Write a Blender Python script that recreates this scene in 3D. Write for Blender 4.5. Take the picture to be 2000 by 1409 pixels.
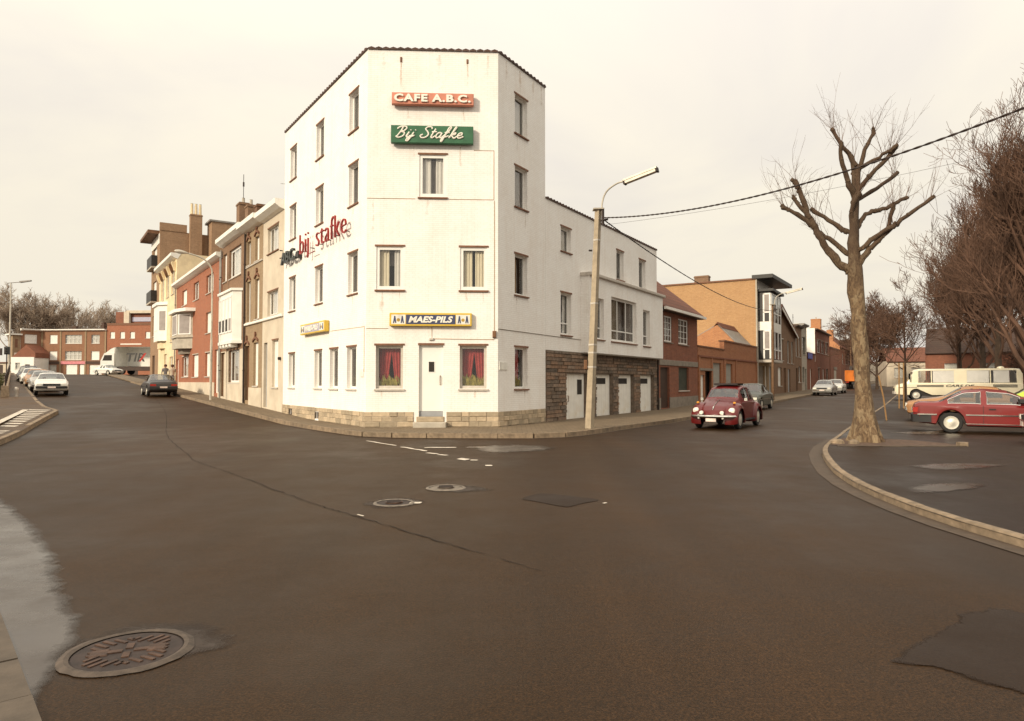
import bpy, bmesh, math, random
from mathutils import Vector, Matrix, noise
R=math.radians
for o in list(bpy.data.objects): bpy.data.objects.remove(o)
S=bpy.context.scene
COL=S.collection
# ---------------------------------------------------------------- camera, sky, sun, exposure
cam=bpy.data.cameras.new('camera'); co=bpy.data.objects.new('camera',cam); COL.objects.link(co)
cam.sensor_width=36; cam.lens=23.94; cam.clip_start=.1; cam.clip_end=2500
co.location=(0,0,1.6); co.rotation_euler=(R(90+1.766),0,0)
S.camera=co
SUN=Vector((-.66,-.75,.46)).normalized()
w=bpy.data.worlds.new('World'); S.world=w; w.use_nodes=True
def world():
    nt=w.node_tree; N=nt.nodes; L=nt.links; N.clear()
    out=N.new('ShaderNodeOutputWorld'); bg=N.new('ShaderNodeBackground'); L.new(bg.outputs[0],out.inputs[0])
    sky=N.new('ShaderNodeTexSky'); sky.sky_type='NISHITA'; sky.sun_disc=False
    sky.sun_elevation=math.asin(SUN.z); sky.sun_rotation=math.atan2(SUN.x,SUN.y); sky.dust_density=4
    tc=N.new('ShaderNodeTexCoord'); sp=N.new('ShaderNodeSeparateXYZ'); L.new(tc.outputs['Generated'],sp.inputs[0])
    add=N.new('ShaderNodeMath'); add.operation='ADD'; add.inputs[1].default_value=.16
    mx=N.new('ShaderNodeMath'); mx.operation='MAXIMUM'; mx.inputs[1].default_value=0
    L.new(sp.outputs[2],mx.inputs[0]); L.new(mx.outputs[0],add.inputs[0])
    dx=N.new('ShaderNodeMath'); dx.operation='DIVIDE'; dy=N.new('ShaderNodeMath'); dy.operation='DIVIDE'
    L.new(sp.outputs[0],dx.inputs[0]); L.new(add.outputs[0],dx.inputs[1]); L.new(sp.outputs[1],dy.inputs[0]); L.new(add.outputs[0],dy.inputs[1])
    cb=N.new('ShaderNodeCombineXYZ'); L.new(dx.outputs[0],cb.inputs[0]); L.new(dy.outputs[0],cb.inputs[1]); cb.inputs[2].default_value=3.1
    n=N.new('ShaderNodeTexNoise'); n.inputs['Scale'].default_value=.8; n.inputs['Detail'].default_value=6; n.inputs['Roughness'].default_value=.52; n.inputs['Distortion'].default_value=.4
    L.new(cb.outputs[0],n.inputs['Vector'])
    rp=N.new('ShaderNodeValToRGB'); L.new(n.outputs['Fac'],rp.inputs[0])
    e=rp.color_ramp.elements; e[0].position=.34; e[0].color=(.90,.835,.755,1); e[1].position=.55; e[1].color=(1.05,.965,.80,1)
    # an overcast dome is brighter towards the zenith
    zg=N.new('ShaderNodeMath'); zg.operation='MULTIPLY_ADD'; zg.inputs[1].default_value=1.1; zg.inputs[2].default_value=.90; sq=N.new('ShaderNodeMath'); sq.operation='POWER'; sq.inputs[1].default_value=2; L.new(mx.outputs[0],sq.inputs[0]); L.new(sq.outputs[0],zg.inputs[0])
    m=N.new('ShaderNodeMixRGB'); m.blend_type='MIX'; m.inputs[0].default_value=.94
    sc=N.new('ShaderNodeMixRGB'); sc.blend_type='MULTIPLY'; sc.inputs[0].default_value=1; sc.inputs[2].default_value=(.1,.1,.1,1)
    L.new(sky.outputs[0],sc.inputs[1]); L.new(sc.outputs[0],m.inputs[1]); L.new(rp.outputs[0],m.inputs[2]); L.new(m.outputs[0],bg.inputs[0]); L.new(zg.outputs[0],bg.inputs[1])
world()
sl=bpy.data.lights.new('sun','SUN'); sl.energy=3.6; sl.angle=R(6.5); sl.color=(1,.88,.68)
so=bpy.data.objects.new('sun',sl); COL.objects.link(so); so.rotation_euler=SUN.to_track_quat('Z','Y').to_euler(); so.location=(-20,-20,30)
vs=S.view_settings; vs.view_transform='Standard'; vs.look='None'; vs.exposure=0; vs.gamma=1
S.render.engine='CYCLES'

# ---------------------------------------------------------------- street geometry
A=Vector((-4.688,21.856)); B=Vector((-.455,22.078)); WC=4.2385
DL=Vector((-.56907,.82229)); DR=Vector((.52481,.85122))
def frame(o,ang): return Matrix.Translation((o[0],o[1],0)) @ Matrix.Rotation(ang,4,'Z')
FL=frame(A,math.atan2(-DL.y,-DL.x)); FC=frame(A,math.atan2(B.y-A.y,B.x-A.x)); FR=frame(B,math.atan2(DR.y,DR.x))
def pt(F,u,off=0,z=0): return F @ Vector((u,-off,z))     # off = metres out of the facade towards the street
def sst(a,b,x):
    t=max(0,min(1,(x-a)/(b-a))); return t*t*(3-2*t)
def gz(x,y):
    ph=math.degrees(math.atan2(x,max(y,.1))); wl=1-sst(-11.5,-2,ph)
    tl=(x-A.x)*DL.x+(y-A.y)*DL.y; tr=(x-B.x)*DR.x+(y-B.y)*DR.y
    hl=.0315*max(0,min(tl,86)-5); hr=.0105*max(0,min(tr,260)-13)
    return wl*hl+(1-wl)*hr
# ---------------------------------------------------------------- materials
MATS={}
def nodes(name):
    m=bpy.data.materials.new(name); m.use_nodes=True; nt=m.node_tree
    return m,nt.nodes,nt.links,nt.nodes['Principled BSDF']
def mathn(N,L,op,a,b=None):
    n=N.new('ShaderNodeMath'); n.operation=op
    for i,v in enumerate((a,b)):
        if v is None: continue
        if isinstance(v,(int,float)): n.inputs[i].default_value=v
        else: L.new(v,n.inputs[i])
    return n.outputs[0]
def mixc(N,L,fac,a,b,bl='MIX'):
    n=N.new('ShaderNodeMixRGB'); n.blend_type=bl
    for i,v in enumerate((fac,a,b)):
        if isinstance(v,(int,float)): n.inputs[i].default_value=v
        elif isinstance(v,tuple): n.inputs[i].default_value=v if len(v)==4 else (*v,1)
        else: L.new(v,n.inputs[i])
    return n.outputs[0]
def noisen(N,L,vec,scale,detail=4,rough=.55):
    n=N.new('ShaderNodeTexNoise'); n.inputs['Scale'].default_value=scale; n.inputs['Detail'].default_value=detail; n.inputs['Roughness'].default_value=rough
    L.new(vec,n.inputs['Vector']); return n.outputs['Fac']
def ramp(N,L,fac,a,b,ca=(0,0,0),cb=(1,1,1)):
    n=N.new('ShaderNodeValToRGB'); e=n.color_ramp.elements; e[0].position=a; e[1].position=b; e[0].color=(*ca,1); e[1].color=(*cb,1)
    L.new(fac,n.inputs[0]); return n.outputs[0]
def bumpn(N,L,b,h,st,dist=.01):
    n=N.new('ShaderNodeBump'); n.inputs['Strength'].default_value=st; n.inputs['Distance'].default_value=dist; L.new(h,n.inputs['Height']); L.new(n.outputs[0],b.inputs['Normal'])
def plain(name,c,rough=.6,metal=0,var=.15,scale=3.,bump=.0,bscale=40,spec=.4,dirt=None,coat=0,rnd=0):
    if name in MATS: return MATS[name]
    m,N,L,b=nodes(name); tc=N.new('ShaderNodeTexCoord').outputs['Object']
    f=noisen(N,L,tc,scale,5)
    dk=tuple(x*(1-var*1.6) for x in c); lt=tuple(min(1,x*(1+var)) for x in c)
    col=ramp(N,L,f,.3,.7,dk,lt)
    if rnd and name=='rubble':
        oi=N.new('ShaderNodeObjectInfo').outputs['Random']; cr=N.new('ShaderNodeValToRGB'); L.new(oi,cr.inputs[0]); ee=cr.color_ramp.elements; ee[0].color=(.5,.5,.5,1); ee[1].color=(1.15,1.1,1.05,1)
        for p_,c_ in ((.25,(.9,.8,.7)),(.5,(.72,.72,.72)),(.75,(1.1,.85,.68))): q_=ee.new(p_); q_.color=(*c_,1)
        col=mixc(N,L,1,col,cr.outputs[0],'MULTIPLY')
    elif rnd:
        oi=N.new('ShaderNodeObjectInfo').outputs['Random']; r=ramp(N,L,oi,0,1,(1-rnd,1-rnd,1-rnd),(1+rnd*.4,1+rnd*.3,1+rnd*.2)); col=mixc(N,L,1,col,r,'MULTIPLY')
    if dirt:
        f2=noisen(N,L,tc,scale*.6,6,.7); col=mixc(N,L,ramp(N,L,f2,.5,.75),col,dirt)
    L.new(col,b.inputs['Base Color']); b.inputs['Roughness'].default_value=rough; b.inputs['Metallic'].default_value=metal; b.inputs['Specular IOR Level'].default_value=spec
    if coat: b.inputs['Coat Weight'].default_value=coat; b.inputs['Coat Roughness'].default_value=.06
    if bump: bumpn(N,L,b,noisen(N,L,tc,bscale,4),bump,.01)
    MATS[name]=m; return m
def brick(name,c1,c2,mortar,bw=.22,bh=.07,ms=.008,bump=.5,grime=.25,gcol=(.25,.2,.15),rough=.8,streak=True):
    if name in MATS: return MATS[name]
    m,N,L,b=nodes(name); tc=N.new('ShaderNodeTexCoord').outputs['Object']
    sp=N.new('ShaderNodeSeparateXYZ'); L.new(tc,sp.inputs[0]); cb=N.new('ShaderNodeCombineXYZ')
    L.new(mathn(N,L,'ADD',sp.outputs[0],sp.outputs[1]),cb.inputs[0]); L.new(sp.outputs[2],cb.inputs[1])
    t=N.new('ShaderNodeTexBrick'); L.new(cb.outputs[0],t.inputs['Vector'])
    t.inputs['Color1'].default_value=(*c1,1); t.inputs['Color2'].default_value=(*c2,1); t.inputs['Mortar'].default_value=(*mortar,1)
    t.inputs['Scale'].default_value=1; t.inputs['Brick Width'].default_value=bw; t.inputs['Row Height'].default_value=bh; t.inputs['Mortar Size'].default_value=ms; t.inputs['Mortar Smooth'].default_value=.3; t.inputs['Bias'].default_value=0
    f=noisen(N,L,tc,1.1,6,.65); col=mixc(N,L,mathn(N,L,'MULTIPLY',ramp(N,L,f,.42,.8),grime),t.outputs[0],gcol)
    if streak:
        mp=N.new('ShaderNodeMapping'); mp.inputs['Scale'].default_value=(2.6,.15,1); L.new(cb.outputs[0],mp.inputs[0])
        f3=noisen(N,L,mp.outputs[0],1.6,5,.6); col=mixc(N,L,mathn(N,L,'MULTIPLY',ramp(N,L,f3,.5,.82),grime*1.1),col,gcol)
    f2=noisen(N,L,tc,9,3); col=mixc(N,L,.35 if name!='white_brick' else .14,col,ramp(N,L,f2,.3,.7,(.55,.55,.55),(1,1,1)),'MULTIPLY')
    L.new(col,b.inputs['Base Color']); b.inputs['Roughness'].default_value=rough; b.inputs['Specular IOR Level'].default_value=.25
    bumpn(N,L,b,t.outputs['Fac'],-bump,.008)
    MATS[name]=m; return m
def asphalt(name,c,wet=.5,patch=.5):
    m,N,L,b=nodes(name); tc=N.new('ShaderNodeTexCoord').outputs['Object']
    big=noisen(N,L,tc,.16,5,.6); mid=noisen(N,L,tc,1.1,5,.65); fine=noisen(N,L,tc,75,3,.7); spk=noisen(N,L,tc,190,2,.6)
    col=ramp(N,L,big,.32,.68,tuple(x*.78 for x in c),tuple(x*1.14 for x in c))
    col=mixc(N,L,.75,col,ramp(N,L,mid,.25,.75,(.72,.72,.72),(1.15,1.15,1.15)),'MULTIPLY')
    col=mixc(N,L,.9,col,ramp(N,L,noisen(N,L,tc,36,3,.8),.33,.67,(.6,.6,.6),(1.5,1.46,1.4)),'MULTIPLY')
    col=mixc(N,L,.8,col,ramp(N,L,noisen(N,L,tc,14,4,.75),.3,.7,(.72,.72,.72),(1.3,1.28,1.25)),'MULTIPLY')
    col=mixc(N,L,1,col,ramp(N,L,fine,.36,.66,(.42,.42,.42),(1.75,1.7,1.62)),'MULTIPLY')
    ml=N.new('ShaderNodeMapping'); ml.inputs['Rotation'].default_value=(0,0,R(-38)); ml.inputs['Scale'].default_value=(.9,.07,1); L.new(tc,ml.inputs[0])
    col=mixc(N,L,.8,col,ramp(N,L,noisen(N,L,ml.outputs[0],1.0,4,.6),.32,.68,(.74,.74,.75),(1.2,1.19,1.16)),'MULTIPLY')
    vo=N.new('ShaderNodeTexVoronoi'); vo.inputs['Scale'].default_value=1.7; L.new(tc,vo.inputs['Vector']); dr=ramp(N,L,mathn(N,L,'ADD',vo.outputs['Distance'],mathn(N,L,'MULTIPLY',mid,.12)),.085,.12,(1,1,1),(0,0,0)); col=mixc(N,L,mathn(N,L,'MULTIPLY',dr,.45),col,tuple(x*.35 for x in c))
    col=mixc(N,L,mathn(N,L,'MULTIPLY',ramp(N,L,spk,.66,.74),.35),col,(.22,.19,.15))
    mp=N.new('ShaderNodeMapping'); mp.inputs['Location'].default_value=(7.3,2.2,0); mp.inputs['Scale'].default_value=(.22,.16,1); L.new(tc,mp.inputs[0])
    wf=ramp(N,L,noisen(N,L,mp.outputs[0],1.0,6,.62),.5,.7); wf=mathn(N,L,'MULTIPLY',wf,wet)
    col=mixc(N,L,wf,col,tuple(x*.5 for x in c)); L.new(col,b.inputs['Base Color'])
    L.new(mathn(N,L,'SUBTRACT',mathn(N,L,'MULTIPLY_ADD',mid,.25),mathn(N,L,'MULTIPLY',wf,.32)),b.inputs['Roughness'])
    for n in N:
        if n.type=='MATH' and n.operation=='MULTIPLY_ADD': n.inputs[2].default_value=.44
    b.inputs['Specular IOR Level'].default_value=.2; b.inputs['Specular Tint'].default_value=(1,.78,.56,1)
    bumpn(N,L,b,mathn(N,L,'ADD',fine,mathn(N,L,'MULTIPLY',mid,1.5)),.35,.008); MATS[name]=m; return m
def glassm(name,tint=(.5,.5,.5),refl=.12,rc=(.9,.9,.9)):
    m=bpy.data.materials.new(name); m.use_nodes=True; nt=m.node_tree; N=nt.nodes; L=nt.links; N.clear()
    o=N.new('ShaderNodeOutputMaterial'); mx=N.new('ShaderNodeMixShader'); t=N.new('ShaderNodeBsdfTransparent'); g=N.new('ShaderNodeBsdfGlossy')
    t.inputs[0].default_value=(*tint,1); g.inputs[0].default_value=(*rc,1); g.inputs['Roughness'].default_value=.03
    tc=N.new('ShaderNodeTexCoord').outputs['Object']; n=N.new('ShaderNodeTexNoise'); n.inputs['Scale'].default_value=1.5; L.new(tc,n.inputs[0])
    bp=N.new('ShaderNodeBump'); bp.inputs['Strength'].default_value=.06; bp.inputs['Distance'].default_value=.05; L.new(n.outputs['Fac'],bp.inputs['Height']); L.new(bp.outputs[0],g.inputs['Normal'])
    lw=N.new('ShaderNodeLayerWeight'); lw.inputs[0].default_value=.5; pw=N.new('ShaderNodeMath'); pw.operation='POWER'; pw.inputs[1].default_value=4; L.new(lw.outputs['Facing'],pw.inputs[0])
    ad=N.new('ShaderNodeMath'); ad.operation='MULTIPLY_ADD'; ad.use_clamp=True; ad.inputs[1].default_value=.8; ad.inputs[2].default_value=.03+refl; L.new(pw.outputs[0],ad.inputs[0])
    L.new(ad.outputs[0],mx.inputs[0]); L.new(t.outputs[0],mx.inputs[1]); L.new(g.outputs[0],mx.inputs[2]); L.new(mx.outputs[0],o.inputs[0]); MATS[name]=m; return m
glassm('glass',(.94,.94,.93),.015); glassm('car_glass',(.6,.61,.59),.10); glassm('dim_glass',(.72,.71,.70),.03)
brick('white_brick',(.90,.875,.84),(.87,.84,.80),(.77,.735,.69),.21,.066,.007,.18,.2,(.58,.43,.31))
brick('red_brick',(.42,.135,.065),(.34,.10,.05),(.36,.25,.18),grime=.25,gcol=(.16,.08,.05))
brick('orange_brick',(.52,.22,.085),(.43,.165,.065),(.42,.30,.2),grime=.25,gcol=(.3,.14,.07))
brick('terrace_brick',(.33,.15,.075),(.27,.115,.06),(.3,.21,.15),grime=.3,gcol=(.13,.07,.05))
brick('workshop_brick',(.43,.165,.07),(.345,.12,.055),(.36,.25,.17),grime=.3,gcol=(.2,.09,.05))
brick('block_brick',(.36,.215,.125),(.30,.175,.10),(.34,.25,.17),grime=.3,gcol=(.16,.1,.06))
brick('yellow_brick',(.50,.285,.13),(.43,.23,.10),(.48,.34,.21),grime=.25,gcol=(.32,.18,.09))
brick('brown_brick',(.27,.155,.09),(.22,.12,.07),(.27,.2,.14),grime=.3,gcol=(.1,.06,.04))
brick('tan_brick',(.37,.26,.155),(.32,.215,.125),(.35,.27,.19),grime=.3,gcol=(.15,.1,.06))
brick('dark_red_brick',(.31,.105,.058),(.235,.078,.045),(.22,.15,.11),grime=.3,gcol=(.08,.04,.03))
brick('dark_brick',(.10,.055,.04),(.08,.045,.035),(.12,.09,.07),grime=.3,gcol=(.04,.03,.02))
brick('roof_tile',(.22,.085,.05),(.17,.065,.04),(.08,.035,.025),.24,.28,.02,.8,.3,(.07,.05,.04))
brick('dark_tile',(.085,.05,.038),(.065,.04,.032),(.04,.025,.02),.24,.28,.02,.8,.3,(.05,.04,.03))
brick('pavers',(.21,.155,.10),(.17,.125,.08),(.10,.075,.05),.30,.30,.012,.5,.35,(.09,.065,.045),streak=False)
def ground_uv(name):    # brick texture on the ground plane, not the facade plane
    N=MATS[name].node_tree.nodes; L=MATS[name].node_tree.links
    for n in N:
        if n.type=='COMBXYZ':
            sp=[x for x in N if x.type=='SEPXYZ'][0]
            for i in (0,1):
                for l in list(n.inputs[i].links): L.remove(l)
                L.new(sp.outputs[i],n.inputs[i])
ground_uv('pavers')
plain('cream_render',(.60,.515,.405),.85,var=.09,scale=1.2,bump=.15,dirt=(.48,.40,.30))
plain('cream_stone',(.76,.62,.40),.8,var=.1,scale=1.5,bump=.2,dirt=(.6,.47,.3))
plain('white_paint',(.82,.79,.73),.5,var=.04,scale=2,dirt=(.74,.69,.6)); plain('white_frame',(.80,.78,.74),.4,var=.03)
plain('door_white',(.80,.79,.74),.42,var=.03,scale=1.5); plain('garage_white',(.80,.77,.71),.5,var=.05,scale=2.5,dirt=(.70,.62,.5))
plain('cement',(.44,.39,.32),.85,var=.12,scale=4,bump=.2); plain('cement_dark',(.25,.21,.17),.85,var=.15,scale=4,bump=.2)
plain('slab',(.095,.072,.052),.7,var=.2,scale=4,bump=.3); plain('pole_wood',(.17,.095,.05),.85,var=.2,scale=5); plain('pole_concrete',(.37,.30,.215),.85,var=.14,scale=5,bump=.25,bscale=60); plain('kerb_concrete',(.27,.20,.135),.85,var=.28,scale=7,bump=.5,rnd=.25,dirt=(.2,.15,.1))
plain('bare_soil',(.10,.06,.04),.95,var=.3,scale=8,bump=.8,bscale=15)
plain('ashlar',(.46,.37,.26),.85,var=.16,scale=6,bump=.5,bscale=18,rnd=.33); plain('rubble',(.205,.16,.125),.85,var=.3,scale=7,bump=.6,bscale=20,rnd=.5)
plain('mortar',(.17,.13,.10),.95,var=.2,scale=8,bump=.3); plain('mortar_light',(.40,.33,.25),.95,var=.15,scale=8,bump=.3)
plain('coping',(.09,.05,.038),.6,var=.25,scale=8,rnd=.3); plain('lintel',(.20,.095,.055),.8,var=.2,scale=9); plain('sill_grey',(.52,.47,.41),.8,var=.1,scale=6)
plain('curtain_cream',(.74,.66,.50),.9,var=.05); plain('curtain_net',(.74,.71,.67),.9,var=.05); plain('curtain_red',(.42,.055,.05),.85,var=.2,scale=6); plain('curtain_grey',(.33,.29,.27),.9,var=.1); plain('curtain_tan',(.42,.27,.13),.9,var=.1)
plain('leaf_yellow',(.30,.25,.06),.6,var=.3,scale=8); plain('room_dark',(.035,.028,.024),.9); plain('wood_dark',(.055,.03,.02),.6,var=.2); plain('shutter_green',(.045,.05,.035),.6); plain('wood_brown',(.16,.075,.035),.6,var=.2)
plain('blue_grey',(.33,.33,.34),.6,var=.08); plain('grey_door',(.36,.36,.36),.5,var=.06); plain('shutter_grey',(.35,.33,.29),.7,var=.08); plain('blind_white',(.83,.80,.74),.6,var=.03)
plain('sign_red',(.55,.21,.14),.55,var=.12,scale=3); plain('sign_green',(.035,.125,.060),.5,var=.14,scale=3); plain('letter_white',(.82,.77,.68),.5,var=.05); plain('neon_red',(.30,.016,.012),.4); plain('neon_dark',(.035,.04,.035),.4)
plain('sign_yellow',(.66,.44,.06),.4,var=.06); plain('sign_blue',(.055,.065,.13),.4,var=.08); plain('sign_pale_blue',(.42,.40,.50),.4,var=.06); plain('sign_white',(.80,.77,.70),.4); plain('sign_gold',(.45,.28,.05),.4); plain('pink',(.62,.22,.24),.6)
plain('street_blue',(.10,.12,.40),.5); plain('black_metal',(.03,.027,.025),.5); plain('grey_metal',(.35,.33,.30),.45,metal=.6); plain('pale_metal',(.55,.50,.42),.5,metal=.3); plain('lamp_lens',(.72,.66,.55),.3); plain('lead_grey',(.24,.22,.20),.6,var=.15)
plain('cable',(.035,.022,.018),.6); plain('iron',(.075,.04,.026),.55,metal=.3,var=.35,scale=14,bump=.5,bscale=40); plain('iron_dark',(.035,.022,.018),.7,var=.3,scale=10); plain('manhole_concrete',(.085,.063,.048),.75,var=.25,scale=14,bump=.5); plain('frame_worn',(.17,.14,.11),.6,var=.3,scale=12,bump=.3)
asphalt('asphalt',(.030,.0156,.0068),.5); asphalt('asphalt_lot',(.02,.0105,.006),.9); asphalt('asphalt_patch',(.021,.0125,.0085),.2); asphalt('tar',(.014,.008,.005),.2); asphalt('asphalt_walk',(.075,.045,.024),.3)
plain('road_paint',(.62,.55,.46),.7,var=.15,scale=14,dirt=(.16,.12,.09)); plain('gutter',(.075,.05,.032),.75,var=.2,scale=5,bump=.3,dirt=(.07,.05,.034))
def softm(name,c0,c1,r0,r1,spec,edge=.5,nscale=2.2,amp=1.5,grain=0):
    """thin surface film whose coverage thins out irregularly towards its rim (attribute cover: 0 rim, 1 inside)"""
    m,N,L,b=nodes(name); tc=N.new('ShaderNodeTexCoord').outputs['Object']; f=noisen(N,L,tc,nscale,5,.6)
    L.new(ramp(N,L,f,.3,.7,c0,c1),b.inputs['Base Color']); rr=ramp(N,L,noisen(N,L,tc,1.3,5,.65),.35,.66,(r0,)*3,(r1,)*3); L.new(rr,b.inputs['Roughness']); b.inputs['Specular IOR Level'].default_value=spec
    at=N.new('ShaderNodeAttribute'); at.attribute_name='cover'
    n2=noisen(N,L,tc,3.1,6,.68); v=mathn(N,L,'ADD',at.outputs['Fac'],mathn(N,L,'MULTIPLY',mathn(N,L,'SUBTRACT',n2,.5),amp))
    L.new(ramp(N,L,v,.12,.12+edge),b.inputs['Alpha']); bumpn(N,L,b,noisen(N,L,tc,70,3),.1+grain,.006); MATS[name]=m
softm('wet_film',(.038,.025,.017),(.055,.039,.027),.16,.40,.55,.5,2.2,1.2); softm('tar_soft',(.03,.02,.015),(.05,.035,.026),.5,.75,.3,.6); softm('patch_soft',(.019,.011,.007),(.030,.0175,.0105),.6,.8,.2,.08,60,.55,.4); softm('seam_soft',(.012,.007,.004),(.02,.012,.007),.6,.8,.2,.35,20,1.2)
def barkm():
    m,N,L,b=nodes('plane_bark'); tc=N.new('ShaderNodeTexCoord').outputs['Object']
    v=N.new('ShaderNodeTexVoronoi'); v.inputs['Scale'].default_value=13; mp=N.new('ShaderNodeMapping'); mp.inputs['Scale'].default_value=(1,1,.5); L.new(tc,mp.inputs[0])
    dn=N.new('ShaderNodeTexNoise'); dn.inputs['Scale'].default_value=6; L.new(mp.outputs[0],dn.inputs[0]); wv=mixc(N,L,.18,mp.outputs[0],dn.outputs['Color'],'ADD'); L.new(wv,v.inputs['Vector'])
    f=noisen(N,L,wv,5,5,.7); f2=noisen(N,L,wv,17,5,.7); sp=N.new('ShaderNodeSeparateXYZ'); L.new(tc,sp.inputs[0])
    col=ramp(N,L,f2,.40,.60,(.085,.05,.027),(.20,.13,.07)); col=mixc(N,L,mathn(N,L,'MULTIPLY',ramp(N,L,v.outputs['Color'],.55,.62),ramp(N,L,f,.42,.58)),col,(.33,.245,.145)); col=mixc(N,L,mathn(N,L,'MULTIPLY',ramp(N,L,f,.5,.6),.6),col,(.09,.055,.03))
    old=ramp(N,L,mathn(N,L,'MULTIPLY',sp.outputs[2],.1),.33,.52); col=mixc(N,L,old,col,mixc(N,L,.85,col,(.055,.031,.018)))
    L.new(col,b.inputs['Base Color']); b.inputs['Roughness'].default_value=.9; bumpn(N,L,b,mathn(N,L,'ADD',f,mathn(N,L,'MULTIPLY',f2,.8)),.9,.03); MATS['plane_bark']=m
barkm()
plain('twig',(.12,.066,.042),.9,var=.25,scale=2); plain('hazed_twig',(.36,.28,.215),.9,var=.2,scale=.5); plain('red_twig',(.115,.062,.04),.9,var=.3,scale=.5); plain('bark',(.07,.045,.03),.9,var=.3,scale=3,bump=.5); plain('stake',(.30,.17,.07),.8,var=.2); plain('hedge_leaf',(.09,.085,.03),.8,var=.4,scale=4)  # twigs of the far trees are paler: distance haze put into their colour
plain('rubber',(.022,.02,.019),.8); plain('chrome',(.72,.70,.65),.18,metal=1); plain('hub',(.62,.58,.50),.35,metal=.5); plain('bumper_black',(.022,.02,.02),.6); plain('interior',(.04,.033,.03),.85); plain('seat_tan',(.22,.14,.10),.85); plain('plate',(.75,.62,.55),.5); plain('lamp_amber',(.75,.32,.03),.25); plain('lamp_red',(.42,.03,.02),.25); plain('lamp_glass',(.80,.77,.68),.15); plain('soft_top',(.03,.022,.022),.85)
for n,c in dict(paint_red=(.18,.014,.013),paint_maroon=(.11,.007,.007),paint_tan=(.40,.20,.085),paint_lime=(.40,.50,.05),paint_cream=(.76,.68,.50),paint_white=(.70,.68,.63),paint_silver=(.40,.39,.37),paint_dark=(.045,.04,.04),paint_greygreen=(.06,.065,.05),paint_orange=(.72,.20,.03)).items(): plain(n,c,.36,var=.03,coat=.35,spec=.4)
plain('skin',(.50,.28,.19),.6); plain('hair',(.09,.04,.025),.8); plain('coat_grey',(.20,.18,.17),.9); plain('coat_red',(.25,.06,.06),.9); plain('trousers',(.05,.045,.05),.9)

# ---------------------------------------------------------------- mesh helpers
class MB:
    def __init__(s): s.v=[]; s.f=[]
    def add(s,v,f): o=len(s.v); s.v+= [tuple(x) for x in v]; s.f+=[tuple(i+o for i in q) for q in f]; return s
    def box(s,x0,x1,y0,y1,z0,z1):
        return s.add([(x0,y0,z0),(x1,y0,z0),(x1,y1,z0),(x0,y1,z0),(x0,y0,z1),(x1,y0,z1),(x1,y1,z1),(x0,y1,z1)],[(0,3,2,1),(4,5,6,7),(0,1,5,4),(1,2,6,5),(2,3,7,6),(3,0,4,7)])
    def bbox(s,x0,x1,y0,y1,z0,z1,b):   # box with its front (-y) edges chamfered
        return s.add([(x0+b,y0,z0+b),(x1-b,y0,z0+b),(x1-b,y0,z1-b),(x0+b,y0,z1-b),(x0,y0+b,z0),(x1,y0+b,z0),(x1,y0+b,z1),(x0,y0+b,z1),(x0,y1,z0),(x1,y1,z0),(x1,y1,z1),(x0,y1,z1)],
            [(0,1,2,3),(4,5,1,0),(5,6,2,1),(6,7,3,2),(7,4,0,3),(8,9,5,4),(9,10,6,5),(10,11,7,6),(11,8,4,7)])
    def prism(s,poly,h0,h1,ax='z'):    # extrude a 2D polygon
        n=len(poly)
        P=(lambda a,b,h:(a,b,h)) if ax=='z' else ((lambda a,b,h:(a,h,b)) if ax=='y' else (lambda a,b,h:(h,a,b)))
        return s.add([P(a,b,h0) for a,b in poly]+[P(a,b,h1) for a,b in poly],[tuple(range(n))[::-1],tuple(range(n,2*n))]+[(i,(i+1)%n,(i+1)%n+n,i+n) for i in range(n)])
    def tube(s,pts,rad,n=8,cap=True):
        pts=[Vector(p) for p in pts]; rad=rad if isinstance(rad,(list,tuple)) else [rad]*len(pts); o=len(s.v); up=Vector((0,0,1)); px=None
        for i,p in enumerate(pts):
            d=(pts[min(i+1,len(pts)-1)]-pts[max(i-1,0)])
            if d.length<1e-9: d=Vector((0,0,1))
            d.normalize()
            x=d.cross(up) if px is None else px-d*px.dot(d)
            if x.length<1e-3: x=d.cross(Vector((1,0,0)))
            x.normalize(); px=x; y=d.cross(x)
            for k in range(n):
                a=2*math.pi*k/n; q=p+(x*math.cos(a)+y*math.sin(a))*rad[i]; s.v.append(tuple(q))
        for i in range(len(pts)-1):
            for k in range(n): s.f.append((o+i*n+k,o+i*n+(k+1)%n,o+(i+1)*n+(k+1)%n,o+(i+1)*n+k))
        if cap: s.f.append(tuple(o+k for k in range(n))[::-1]); s.f.append(tuple(o+(len(pts)-1)*n+k for k in range(n)))
        return s
    def lathe(s,prof,n=24,ax='z',c=(0,0,0)):
        o=len(s.v)
        for r,h in prof:
            for k in range(n):
                a=2*math.pi*k/n; x,y=r*math.cos(a),r*math.sin(a)
                s.v.append((c[0]+x,c[1]+y,c[2]+h) if ax=='z' else ((c[0]+x,c[1]+h,c[2]+y) if ax=='y' else (c[0]+h,c[1]+x,c[2]+y)))
        for i in range(len(prof)-1):
            for k in range(n): s.f.append((o+i*n+k,o+i*n+(k+1)%n,o+(i+1)*n+(k+1)%n,o+(i+1)*n+k))
        if prof[0][0]>1e-6: s.f.append(tuple(o+k for k in range(n))[::-1])
        if prof[-1][0]>1e-6: s.f.append(tuple(o+(len(prof)-1)*n+k for k in range(n)))
        return s
    def mesh(s,name='m',smooth=False,fix=True):
        m=bpy.data.meshes.new(name); m.from_pydata(s.v,[],s.f); 
        if fix:
            bm=bmesh.new(); bm.from_mesh(m); bmesh.ops.recalc_face_normals(bm,faces=bm.faces); bm.to_mesh(m); bm.free()
        if smooth: smooth_mesh(m)
        return m
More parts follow.
